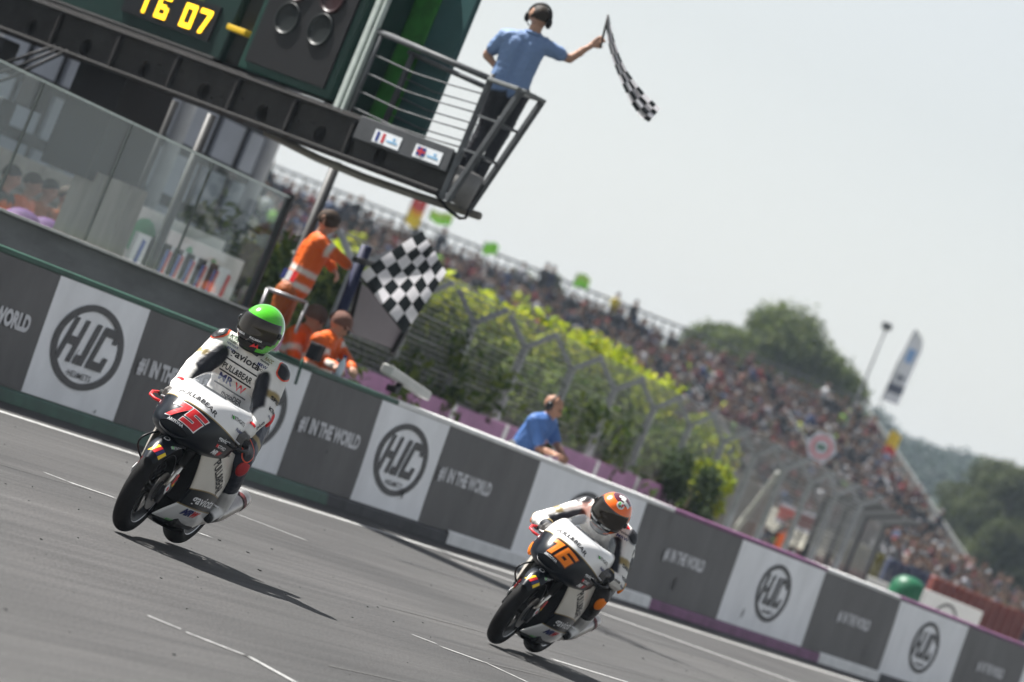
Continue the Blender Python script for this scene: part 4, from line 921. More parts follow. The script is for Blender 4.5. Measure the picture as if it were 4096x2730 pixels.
# ================================================================== MOTORCYCLES AND RIDERS
m_fw = M('fairing_white', (.80, .79, .77), .28, var=.03, coat=.6); m_fb = M('fairing_black', (.004, .006, .010), .28, var=.1, coat=.04, spec=.22)
m_gold = M('gold_stripe', (.30, .22, .09), .35, .4, var=.1); m_cream = M('fairing_cream', (.70, .66, .58), .3, var=.04, coat=.6)
m_tyre = M('tyre_rubber', (.009, .0085, .0085), .75, spec=.15, var=.3, scale=20, bump=.15); m_rim = M('rim_black', (.012, .012, .012), .4, spec=.35); m_alu = M('machined_alu', (.55, .55, .56), .3, .9)
m_carbon = M('carbon_dark', (.008, .008, .009), .45, spec=.3); m_disc = M('disc_steel', (.25, .24, .23), .35, .8); m_exh = M('exhaust_titanium', (.42, .40, .38), .3, .9, var=.2)
m_red = M('print_red', (.72, .03, .035), .4, var=.05); m_dblack = M('print_black', (.02, .02, .022), .5); m_dwhite = M('print_white', (.82, .82, .82), .4, var=.02)
m_orange = M('print_orange', (.9, .22, .01), .4, var=.04); m_navy = M('print_navy', (.03, .04, .16), .4); m_dgreen = M('print_green', (.10, .6, .08), .4)
m_rain = M('screen_clear', (.5, .5, .5))
def frow(xc, zc, xe, ye, ze, n=18, e1=.95, e2=.92, tmax=90):
    o = []
    for i in range(-n, n+1):
        t = R_(tmax)*i/n; c, s_ = math.cos(t), math.sin(abs(t)); sg = 1 if i >= 0 else -1
        o.append(V3(xe+(xc-xe)*max(c, 0)**e1, sg*ye*s_**e2, zc+(ze-zc)*(1-max(c, 0))))
    return o
def smooth_rows(rows, cm, k=4, thin=.02):
    out = []; oc = []; n = len(rows)
    for i in range(n-1):
        a, b, c, d = rows[max(i-1, 0)], rows[i], rows[i+1], rows[min(i+2, n-1)]
        kk = 1 if (b[len(b)//2]-c[len(c)//2]).length < thin else k
        for j in range(kk):
            t = j/kk
            if kk == 1: out.append(list(b))
            else: out.append([q*(2*t**3-3*t*t+1)+r_*(-2*t**3+3*t*t)+(r_-p_)*.5*(t**3-2*t*t+t)+(w_-q)*.5*(t**3-t*t) for p_, q, r_, w_ in zip(a, b, c, d)])
            oc.append(cm[i])
    out.append(list(rows[-1])); return out, oc
def lerp_rows(rows, k):
    out = []
    for a, b in zip(rows[:-1], rows[1:]):
        for i in range(k): out.append([p+(q-p)*i/k for p, q in zip(a, b)])
    out.append(rows[-1]); return out
def bvh_of(o):
    dg = bpy.context.evaluated_depsgraph_get(); ev = o.evaluated_get(dg); me = ev.to_mesh(); b = BVHTree.FromPolygons([v.co.copy() for v in me.vertices], [tuple(p.vertices) for p in me.polygons]); ev.to_mesh_clear(); return b
def decal(parent, bvh, s, O, N, U, w, h, mat, bold=.02, shear=0., name='lettering', off=.0025):
    mb = MB(); N = Vector(N).normalized(); U = Vector(U).normalized(); U = (U-N*U.dot(N)).normalized(); Vv = N.cross(U)
    text_on(mb, s, O, U, Vv, w, h, 0, bold, shear, .16, (bvh, N, off)); return build(name, mb, mat, parent)
def patch(parent, bvh, O, N, U, pts, mat, name='printed_patch', off=.0022):
    """flat printed outline (u,v in metres) laid on a curved panel, as a fine grid"""
    N = Vector(N).normalized(); U = Vector(U).normalized(); U = (U-N*U.dot(N)).normalized(); Vv = N.cross(U); O = Vector(O)
    b = bmesh.new(); b.faces.new([b.verts.new((x, y, 0)) for x, y in pts]); bmesh.ops.triangulate(b, faces=b.faces)
    for _ in range(4):
        es = [e for e in b.edges if e.calc_length() > .018]
        if not es: break
        bmesh.ops.subdivide_edges(b, edges=es, cuts=1); bmesh.ops.triangulate(b, faces=b.faces)
    b.verts.index_update(); mb = MB(); vs = []
    for v in b.verts:
        p = O+U*v.co.x+Vv*v.co.y; hit = bvh.ray_cast(p+N*.35, -N); vs.append((hit[0] if hit[0] is not None else bvh.find_nearest(p)[0])+N*off)
    mb.add(vs, [tuple(v.index for v in f.verts) for f in b.faces]); b.free(); return build(name, mb, mat, parent)
def tyre_mb(R0, hw, n=56):
    prof = []
    for k in range(-7, 8):
        t = k/7; prof.append((R0-(hw*1.05)*(1-math.sqrt(max(0, 1-(abs(t)*.97)**2))), hw*t))
    prof = [(R0*.70, -hw*.72)]+[(R0*.80, -hw*.98)]+prof+[(R0*.80, hw*.98)]+[(R0*.70, hw*.72)]
    mb = MB(); mb.lathe(prof, n, 0, ax='y'); return mb
def wheel(parent, name, c, R0, hw, disc=True):
    c = Vector(c); mb = MB(); mb.lathe([(R0*.68, -hw*.75), (R0*.72, -hw*.8), (R0*.7, -hw*.5), (R0*.63, -hw*.25), (R0*.63, hw*.25), (R0*.7, hw*.5), (R0*.72, hw*.8), (R0*.68, hw*.75), (R0*.6, hw*.2), (R0*.6, -hw*.2), (R0*.68, -hw*.75)], 48, 0, ax='y')
    for k in range(6):
        a = 2*math.pi*k/6+.3
        for d in (-.17, .17): mb.bar(V3(.03*math.cos(a), 0, .03*math.sin(a)), V3(R0*.64*math.cos(a+d), 0, R0*.64*math.sin(a+d)), .016, .02)
    mb.lathe([(.001, -hw*.9), (.035, -hw*.9), (.04, 0), (.035, hw*.9), (.001, hw*.9)], 20, 0, ax='y')
    w = build(name, mb, m_rim, parent, True, sharp=40); w.location = c
    build('tyre', tyre_mb(R0, hw), m_tyre, w, True)
    mb = MB(); 
    for sg in (-1, 1): mb.lathe([(R0*.722, sg*hw*.80), (R0*.728, sg*hw*.85), (R0*.734, sg*hw*.86)], 48, 0, ax='y')
    build('rim_edge', mb, m_alu, w, True)
    if disc:
        mb = MB(); mb.lathe([(.065, hw+.012), (.115, hw+.012), (.115, hw+.017), (.065, hw+.017), (.065, hw+.012)], 40, 0, ax='y'); d = build('brake_disc', mb, m_disc, w, True, sharp=40)
    return w
def motorcycle(num, ncol, nout, fx, yaw, lean, label, fl_text):
    root = thing('racing_motorcycle', (0, 0, 0), label, 'motorcycle', 'racing motorcycles on the track')
    root.rotation_euler = (-lean, 0, yaw)
    rm = Matrix.Rotation(yaw, 3, 'Z')@Matrix.Rotation(-lean, 3, 'X'); root.location = Vector(fx)-rm@V3(.6, 0, 0)+V3(0, 0, .012)
    # upper fairing
    spec = [(.69, .572, .34, .16, .575), (.765, .598, .32, .20, .597), (.79, .645, .30, .218, .618), (.772, .703, .29, .226, .645), (.735, .755, .28, .230, .675), (.70, .792, .26, .232, .702), (.694, .798, .257, .232, .708),
            (.64, .838, .22, .230, .77), (.585, .868, .19, .222, .825), (.52, .888, .16, .205, .87), (.44, .893, .13, .178, .888)]
    rows = [frow(*s_) for s_ in spec]; cmap = [1, 1, 1, 1, 1, 2, 0, 0, 0, 0]
    rows, cmap = smooth_rows(rows, cmap)
    mb = MB(); mb.grid(rows, lambda i, j: cmap[i]); uf = build('upper_fairing', mb, [m_fw, m_fb, m_gold], root, True)
    q = uf.modifiers.new('t', 'SOLIDIFY'); q.thickness = .006; q.offset = -1
    bv = bvh_of(uf)
    # intake
    mb = MB(); ic = V3(.80, 0, .632); rg = [[V3(ic.x+dx-.05*(abs(math.cos(a))*w_/.085)**2*1.1, w_*math.cos(a), ic.z+h_*math.sin(a)) for a in np.linspace(0, 2*math.pi, 28, endpoint=False)] for w_, h_, dx in ((.092, .036, .012), (.084, .03, .016), (.078, .026, -.03), (.001, .001, -.05))]
    mb.grid(rg, lambda i, j: 0 if i == 0 else 1, closed=True); build('air_intake', mb, [m_fb, M('intake_dark', (.004, .004, .004), .9)], uf, True)
    # lettering of the nose
    up = V3(.55, 0, .8)
    GL = {'7': [[(0, 1), (1, 1), (1, .72), (0, .72)], [(.62, .72), (1, .72), (.55, 0), (.17, 0)]], '5': [[(0, 1), (1, 1), (1, .76), (0, .76)], [(0, .76), (.34, .76), (.34, .62), (0, .62)], [(0, .62), (1, .62), (1, .38), (0, .38)], [(.66, .38), (1, .38), (1, .24), (.66, .24)], [(0, .24), (1, .24), (1, 0), (0, 0)]],
          '1': [[(.5, 1), (.86, 1), (.86, 0), (.5, 0)], [(.12, 1), (.5, 1), (.5, .74), (.12, .74)]], '6': [[(0, 1), (1, 1), (1, .78), (0, .78)], [(0, .78), (.34, .78), (.34, .6), (0, .6)], [(0, .6), (1, .6), (1, .4), (0, .4)], [(0, .4), (.34, .4), (.34, .22), (0, .22)], [(.66, .4), (1, .4), (1, .22), (.66, .22)], [(0, .22), (1, .22), (1, 0), (0, 0)]]}
    NN = V3(.9, 0, .45)
    for gi, chv in enumerate(num):
        x0 = -.098+gi*.104
        for grow, mt, nm, of in ((.0045, nout, 'race_number_outline', .003), (0, ncol, 'race_number', .0048)):
            for qd in GL[chv]:
                cx_ = sum(a for a, b in qd)/len(qd); cy_ = sum(b for a, b in qd)/len(qd); pt_ = []
                for a, b in qd:
                    X = x0+a*.094+(math.copysign(grow, a-cx_)); Y = -.054+b*.112+(math.copysign(grow, b-cy_)); pt_.append((X+Y*.22+.005, Y))
                patch(uf, bv, (.755, .008, .738), NN, (0, 1, 0), pt_[::-1], mt, nm, of)
    decal(uf, bv, 'PULL&BEAR', (.64, .01, .835), (.7, .05, .7), (0, 1, 0), .25, .036, m_dblack, .015)
    decal(uf, bv, 'ARIZONA', (.79, -.004, .674), (.95, 0, .3), (0, 1, 0), .10, .018, m_dwhite, .02)
    sd_ = V3(.5, .85, .12); sr = V3(-.86, .5, 0)
    decal(uf, bv, 'gaviota', (.47, .2, .70), sd_, sr, .15, .034, m_dwhite, .02); decal(uf, bv, 'MOTARD', (.47, .2, .662), sd_, sr, .12, .02, m_dwhite, .02)
    decal(uf, bv, 'M', (.517, .175, .662), sd_, sr, .024, .021, m_red, .03, off=.004)
    decal(uf, bv, 'MR', (.50, .19, .625), sd_, sr, .065, .03, m_dwhite, .05, .25); decal(uf, bv, 'W', (.443, .21, .625), sd_, sr, .05, .03, m_red, .05, .25)
    decal(uf, bv, 'N RTHGATE', (.40, .2, .835), (.3, .75, .6), (-1, .35, -.05), .17, .022, m_dblack, .005)
    patch(uf, bv, (.463, .18, .838), (.3, .75, .6), (-1, .35, -.05), [(.011*math.cos(a), .011*math.sin(a)) for a in np.linspace(0, 6.28, 12, endpoint=False)], m_dgreen)
    decal(uf, bv, 'Aiuken', (.36, .22, .785), (.25, .9, .35), (-1, .3, -.05), .10, .022, m_navy, .02)
    dr = V3(.45, -.85, .25); rr = V3(.85, .5, 0)
    decal(uf, bv, 'gaviota', (.50, -.2, .70), dr, rr, .14, .028, m_dwhite, .02); decal(uf, bv, 'MOTARD', (.50, -.2, .667), dr, rr, .115, .018, m_dwhite, .02)
    decal(uf, bv, 'MR', (.46, -.2, .633), dr, rr, .06, .026, m_dwhite, .05, .25); decal(uf, bv, 'W', (.52, -.18, .633), dr, rr, .045, .026, m_red, .05, .25)
    # windscreen
    ws = [frow(*s_, n=14) for s_ in ((.56, .872, .16, .19, .868), (.52, .90, .155, .178, .895), (.455, .935, .15, .165, .925), (.385, .965, .145, .15, .95), (.31, .985, .14, .13, .965))]
    mb = MB(); mb.grid(ws, 0); w_ = build('windscreen', mb, M_glass('bike_screen', (.93, .95, .97), .25, .04, (.8, .85, .9)), root, True, sub=1)
    # dash and inner
    mb = MB(); mb.box((.42, 0, .86), (.09, .16, .05), 0, Matrix.Rotation(.6, 3, 'Y')); build('dashboard', mb, m_carbon, root, bevel=.01)
    mb = MB(); mb.grid([frow(*q_, n=8) for q_ in ((.50, .868, .14, .165, .862), (.36, .85, .13, .12, .85), (.2, .845, .12, .02, .845))], 0); build('cockpit_tray', mb, M('cockpit_black', (.006, .006, .006), .8, spec=.2), root, True)
    mb = MB(); mb.grid([frow(*s_, n=10) for s_ in ((.60, .60, .22, .15, .60), (.55, .70, .2, .17, .70), (.45, .83, .16, .17, .82))], 0); build('inner_shroud', mb, m_carbon, root, True)
    # side fairings
    for sg in (1, -1):
        sp_ = [(.64, .53, .135, .05, .205), (.56, .485, .148, .02, .222), (.47, .435, .158, -.01, .226), (.385, .395, .162, -.05, .216), (.378, .394, .161, -.053, .215), (.285, .40, .145, -.12, .20), (.278, .402, .143, -.125, .199), (.215, .45, .105, -.17, .178), (.16, .46, .07, -.21, .142), (.125, .40, .03, -.24, .09), (.112, .35, .0, -.24, .0)]
        cm = [0, 0, 0, 1, 2, 1, 3, 3, 2, 2]; rw = []
        for z, xf, yf, xr, yr in sp_:
            rw.append([V3(xf+(xr-xf)*u, sg*(yf+(yr-yf)*u+.028*math.sin(math.pi*u)*(1 if z > .12 else .3)), z+.02*math.sin(math.pi*u)*(z > .3)) for u in np.linspace(0, 1, 17)])
        rw, cm = smooth_rows(rw, cm)
        mb = MB(); mb.grid(rw, lambda i, j: cm[i]); sf = build('side_fairing', mb, [m_cream, m_gold, m_fb, m_fw], root, True)
        qm = sf.modifiers.new('t', 'SOLIDIFY'); qm.thickness = .005; qm.offset = 0
        b2 = bvh_of(sf); N = V3(.35, sg, .0); U = V3(-sg*1., .3*sg, 0)
        decal(sf, b2, 'PULL&BEAR', (.20, sg*.22, .50), N, V3(-.84*sg, .2, -.52), .31, .062, m_dblack, .015)
        decal(sf, b2, 'ARIZONA', (.27, sg*.21, .632), N, U, .10, .014, m_dblack, .02)
        decal(sf, b2, 'gaviota', (.14, sg*.22, .33), N, U, .33, .072, m_dwhite, .02); decal(sf, b2, 'MR', (.22, sg*.18, .247), N, U, .13, .046, m_navy, .06, .25); decal(sf, b2, 'W', (.10, sg*.19, .247), N, U, .10, .046, m_red, .06, .25)
        decal(sf, b2, 'MONSTER', (.27, sg*.12, .165), N, U, .09, .016, m_dgreen, .02); decal(sf, b2, 'REPSOL', (.08, sg*.17, .165), N, U, .10, .016, M('print_grey2', (.3, .3, .3), .5), .02)
    mb = MB(); mb.grid([[V3(x, w_*s_, z) for s_ in (-1, -.5, 0, .5, 1)] for x, w_, z in ((.46, .05, .165), (.38, .09, .12), (.1, .12, .104), (-.22, .10, .115))], 0); build('belly_pan', mb, m_fb, root, True)
    mb = MB(); mb.box((.02, 0, .36), (.44, .30, .46)); build('engine_block', mb, M('engine_dark', (.01, .01, .011), .6), root, bevel=.03)
    mb = MB(); mb.box((.29, 0, .42), (.03, .26, .30)); build('radiator', mb, M('radiator_dark', (.016, .016, .018), .6, var=.4, scale=120), root, bevel=.005)
    # front end
    wheel(root, 'front_wheel', (.60, 0, .290), .290, .049)
    for sg in (1, -1):
        mb = MB(); mb.tube([V3(.60, sg*.088, .27), V3(.545, sg*.088, .42), V3(.515, sg*.088, .5)], .017, 12); fl = build('fork_leg', mb, M('stanchion', (.6, .57, .52), .2, .85), root, True)
        mb = MB(); mb.tube([V3(.525, sg*.088, .47), V3(.40, sg*.09, .80)], .026, 12); build('fork_outer', mb, m_carbon, fl, True)
        mb = MB(); mb.box((.605, sg*.09, .285), (.055, .03, .10), 0, Matrix.Rotation(-.3, 3, 'Y')); build('axle_clamp', mb, m_carbon, fl, bevel=.008)
        mb = MB(); mb.box((.615, sg*.109, .33), (.05, .004, .05), 0, Matrix.Rotation(.78, 3, 'Y')); build('diamond_sticker', mb, m_dwhite, fl); mb = MB(); mb.ell((.615, sg*.112, .33), (.014, .002, .014), 10, 4); build('sticker_dot', mb, m_red, fl)
        mb = MB(); mb.box((.565, sg*.112, .39), (.018, .004, .07), 0, Matrix.Rotation(-.35, 3, 'Y')); mb.box((.565, sg*.113, .36), (.018, .004, .02), 1, Matrix.Rotation(-.35, 3, 'Y')); build('fork_sticker', mb, [m_red, M('print_yellow', (.8, .55, .02), .4)], fl)
    mb = MB(); mb.box((.515, .085, .36), (.07, .035, .10), 0, Matrix.Rotation(-.4, 3, 'Y')); build('brake_caliper', mb, M('caliper', (.10, .09, .08), .35, .5), root, bevel=.012)
    rw = []
    for i in range(15):
        a = R_(28+i*8.5); w0 = .066*(.55+.45*min(1, i/3)); rw.append([V3(.6+(.318-.02*abs(u)**3)*math.cos(a), w0*u, .29+(.318-.05*abs(u)**2)*math.sin(a)) for u in np.linspace(-1, 1, 9)])
    mb = MB(); mb.grid(rw, 0); fe = build('front_fender', mb, m_fb, root, True, sub=1); bake(fe); b3 = bvh_of(fe)
    for k, mt in enumerate((M('print_yellow'), m_red, m_navy, M('print_yellow'))): patch(fe, b3, (.84, .02+.0, .50), (.7, .35, .7), (.1, 1, -.2), [(-.045+.022*k, -.03), (-.027+.022*k, -.03), (-.014+.018*k, .03), (-.03+.018*k, .03)], mt)
    decal(fe, b3, 'N RTHGATE', (.70, .06, .545), (.3, .8, .6), (-1, .2, .1), .13, .018, m_dwhite, .01); patch(fe, b3, (.748, .055, .545), (.3, .8, .6), (-1, .2, .1), [(.01*math.cos(a), .01*math.sin(a)) for a in np.linspace(0, 6.28, 12, endpoint=False)], m_dgreen)
    patch(fe, b3, (.76, 0, .585), (.5, .1, .9), (0, 1, 0), [(.019*math.cos(a), .019*math.sin(a)) for a in np.linspace(0, 6.28, 16, endpoint=False)], m_dwhite, off=.0025); patch(fe, b3, (.76, 0, .585), (.5, .1, .9), (0, 1, 0), [(.013*math.cos(a), .013*math.sin(a)) for a in np.linspace(0, 6.28, 16, endpoint=False)], m_fb, off=.004)
    for sg in (1, -1):
        mb = MB(); mb.tube([V3(.33, sg*.09, .765), V3(.29, sg*.285, .73)], .016, 10); hb = build('clip_on_bar', mb, m_carbon, root, True)
        mb = MB(); mb.tube([V3(.30, sg*.17, .751), V3(.288, sg*.29, .729)], .019, 10); build('rubber_grip', mb, M('grip_rubber', (.015, .015, .015), .8), hb, True)
        mb = MB(); mb.tube([V3(.285, sg*.295, .728), V3(.34, sg*.315, .715), V3(.41, sg*.30, .70), V3(.44, sg*.26, .695), V3(.44, sg*.2, .70)], .009, 8); build('lever_guard', mb, m_red if sg < 0 else m_carbon, hb, True)
        mb = MB(); mb.tube([V3(.36, sg*.15, .745), V3(.355, sg*.26, .722)], .006, 8); build('lever', mb, m_alu, hb, True)
    # tank, seat, tail
    mb = MB(); tr = []
    for x, w_, zt, zb in ((.33, .05, .80, .70), (.24, .13, .85, .64), (.08, .155, .885, .60), (-.08, .145, .87, .60), (-.2, .11, .80, .62), (-.28, .07, .74, .66)):
        tr.append([V3(x, w_*math.sin(a)*(1 if abs(math.sin(a)) < 1 else 1), (zt+zb)/2+(zt-zb)/2*math.cos(a)) for a in np.linspace(0, 2*math.pi, 20, endpoint=False)])
    mb.grid(tr, 0, closed=True); build('fuel_tank', mb, m_fw, root, True, sub=1)
    mb = MB(); tr = []
    for x, w_, zt, zb in ((-.18, .08, .74, .66), (-.3, .115, .76, .66), (-.46, .12, .80, .68), (-.52, .115, .90, .70), (-.66, .085, .90, .76), (-.82, .04, .89, .83)):
        tr.append([V3(x, w_*math.sin(a), (zt+zb)/2+(zt-zb)/2*math.copysign(abs(math.cos(a))**.7, math.cos(a))) for a in np.linspace(0, 2*math.pi, 20, endpoint=False)])
    mb.grid(tr, lambda i, j: 1 if i < 2 else (0 if j < 5 or j > 14 else 2), closed=True); build('seat_cowl', mb, [m_fw, m_carbon, m_fb], root, True, sub=1)
    # rear end
    rwh = wheel(root, 'rear_wheel', (-.53, 0, .302), .302, .066)
    mb = MB(); mb.grid([[V3(math.cos(a)*q, .0625+(.003 if q < .27 else -.004), math.sin(a)*q) for q in (.238, .255, .268)] for a in np.linspace(R_(-40), R_(80), 22)], 0); build('sidewall_marking', mb, M('print_yellow'), rwh, True)
    mb = MB(); text_on(mb, 'DUNLOP', (.245*math.cos(R_(5)), .068, .245*math.sin(R_(5))), (-.1, 0, -1), (1, 0, 0), .10, .018, 0, .03); build('lettering', mb, m_dblack, rwh)
    for sg in (1, -1):
        mb = MB(); mb.tube([V3(-.12, sg*.11, .38), V3(-.35, sg*.11, .37), V3(-.53, sg*.09, .302)], [.035, .035, .025], 8); build('swingarm', mb, m_carbon, root, True)
        mb = MB(); mb.tube([V3(-.22, sg*.13, .33), V3(-.23, sg*.21, .325)], .012, 8); build('footpeg', mb, m_alu, root, True)
    mb = MB(); pts = [V3(.05, .06, .17), V3(-.15, .12, .17), V3(-.32, .165, .24)]; mb.tube(pts, .026, 10); ex = build('exhaust', mb, m_exh, root, True)
    mb = MB(); mb.tube([V3(-.30, .16, .235), V3(-.40, .175, .285), V3(-.66, .185, .40), V3(-.69, .186, .414)], [.03, .05, .055, .05], 18); build('silencer', mb, m_exh, ex, True)
    mb = MB(); mb.tube([V3(-.60, .1845, .3745), V3(-.63, .1845, .388)], .0565, 18, cap=False); build('silencer_band', mb, M('band_dark', (.12, .03, .03), .4), ex, True)
    mb = MB(); mb.tube([V3(-.6, .10, .33), V3(-.4, .11, .40), V3(-.15, .1, .40)], .012, 6); build('chain_guard', mb, m_carbon, root, True)
    mb = MB(); mb.tube([V3(.42+.2*math.sin(a*1.2), -.09-.075*math.sin(a), .60-.28*a/math.pi) for a in np.linspace(0, math.pi, 16)], .006, 6); build('brake_hose', mb, m_carbon, root, True)
    return root
def helmet(parent, c, yaw, pitch, roll, style):
    hm = Matrix.Rotation(yaw, 3, 'Z')@Matrix.Rotation(pitch, 3, 'Y')@Matrix.Rotation(roll, 3, 'X'); c = Vector(c)
    def sp_(az, el, off=0.):
        x, y, z = math.cos(el)*math.cos(az), math.cos(el)*math.sin(az), math.sin(el)
        rx = .158 if x < 0 else .148; p = V3(x*(rx+off), y*(.125+off), z*((.142 if z > 0 else .15)+off))
        if x > 0 and z < 0: k = x*min(1, -z*2.0); p.x += .03*k; p.y *= 1-.22*k*abs(z)
        if z < -.3: p.x *= 1-.10*(-z-.3)
        return c+hm@p
    def region(az0, az1, el0, el1, na, ne, off, mat, name, par, thick=False):
        mb = MB(); mb.grid([[sp_(az0+(az1-az0)*i/na, el0+(el1-el0)*j/ne, off) for j in range(ne+1)] for i in range(na+1)], 0); return build(name, mb, mat, par, True)
    A = math.radians
    def cm(i, j):       # shell colours by azimuth i (0..48) and elevation j (0..22)
        az = -180+i*7.5+3.75; el = -58+j*(148/22); a = abs(az)
        if style == 'green':
            if el < -44: return 0
            if a < 62 and el < 29: return 1
            if a < 82 and -18 < el < 26: return 1
            return 2 if (a > 95 and -20 < el < 15 and a < 120) else 0
        if a < 80 and -20 < el < 28: return 1
        if el >= 50: return 3
        if a < 50 and -42 < el < -20: return 1
        return 3 if a > 125 and el > 0 else 0
    mb = MB(); mb.grid([[sp_(A(-180+i*7.5), A(-58+j*(148/22))) for j in range(23)] for i in range(49)], cm)
    if style == 'green': mt = [M('helmet_green', (.075, .5, .015), .18, var=.12, coat=1, scale=9), M('helmet_black', (.012, .012, .014), .2, coat=1), M('helmet_pale', (.75, .78, .74), .2, coat=1), M('helmet_pale')]
    else: mt = [M('helmet_orange', (.9, .15, .01), .25, var=.06, coat=.6), M('helmet_black'), M('helmet_pale', (.75, .78, .74), .2, coat=1), M('helmet_maroon', (.10, .012, .03), .2, coat=1)]
    if 'helmet_black' not in MATS: M('helmet_black', (.012, .012, .014), .2, coat=1)
    h = build('helmet', mb, mt, parent, True, sub=1); bake(h)
    q = h.modifiers.new('t', 'SOLIDIFY'); q.thickness = .012; q.offset = -1
    bv = bvh_of(h); f = hm@V3(1, 0, 0); lf = hm@V3(0, 1, 0); u = hm@V3(0, 0, 1)
    v = region(A(-70), A(70), A(-17), A(25), 20, 8, .006, M('visor_smoke', (.06, .052, .045), .12, .85, var=.35, scale=5, stretch=(1, 6, .6)), 'visor', h)
    st = region(A(-70), A(70), A(-20.5), A(-13), 20, 3, .0085, M('helmet_black'), 'visor_strip', v); bs_ = bvh_of(st)
    for az in (-.42, .42):
        N = hm@V3(math.cos(az), math.sin(az), -.1); U = hm@V3(-math.sin(az), math.cos(az), 0)
        decal(v, bs_, 'PULL&BEAR', sp_(az, A(-16.5), .01), N, U, .075, .012, m_dwhite, .02)
    for sg in (-1, 1): mb = MB(); mb.ell(sp_(sg*A(78), A(4), .006), (.02, .012, .02), 12, 6); build('visor_pivot', mb, M('helmet_black'), h, True)
    ch = region(A(-40), A(40), A(-50), A(-30), 10, 3, .004, M('vent_black', (.006, .006, .006), .6), 'chin_vent', h)
    if style == 'green': patch(h, bv, sp_(.55, A(-33)), hm@V3(.8, .5, -.2), hm@V3(-.5, .8, 0), [(-.026, -.016), (-.012, .016), (0, 0), (.012, .018), (.026, -.014), (.008, -.006), (-.006, -.008)], m_red, 'red_monogram', .009)
    else:
        patch(h, bv, sp_(.3, A(52)), hm@V3(.55, .2, .8), hm@V3(-.2, 1, 0), [(.028*math.cos(a), .028*math.sin(a)) for a in np.linspace(0, 6.28, 18, endpoint=False)], M('helmet_pale'), 'round_badge', .004)
        for k, mm in ((-.012, m_dgreen), (.012, m_red)): patch(h, bv, sp_(.3, A(52)), hm@V3(.55, .2, .8), hm@V3(-.2, 1, 0), [(k-.006, -.002), (k+.006, -.002), (k+.006, .018), (k-.006, .018)], mm, 'badge_stripe', .006)
        decal(h, bv, 'agv', sp_(.3, A(50))+u*-.01, hm@V3(.55, .2, .8), hm@V3(-.2, 1, 0), .036, .016, m_dblack, .03, off=.006)
        for az, el, w_, hh_ in ((.25, 78, .03, .05), (.9, 62, .05, .03), (-.5, 76, .025, .03)): patch(h, bv, sp_(az, A(el)), hm@V3(.3, .25, .9), hm@V3(-.2, 1, 0), [(-w_/2, -hh_/2), (w_/2, -hh_/2), (w_/2, hh_/2), (-w_/2, hh_/2)], M('helmet_pale'), 'white_panel', .004)
    mb = MB(); mb.tube([sp_(A(a), A(-57), -.004) for a in range(-180, 181, 15)], .012, 8, cap=False); build('neck_roll', mb, M('lining_black', (.012, .012, .012), .8), h, True)
    return h
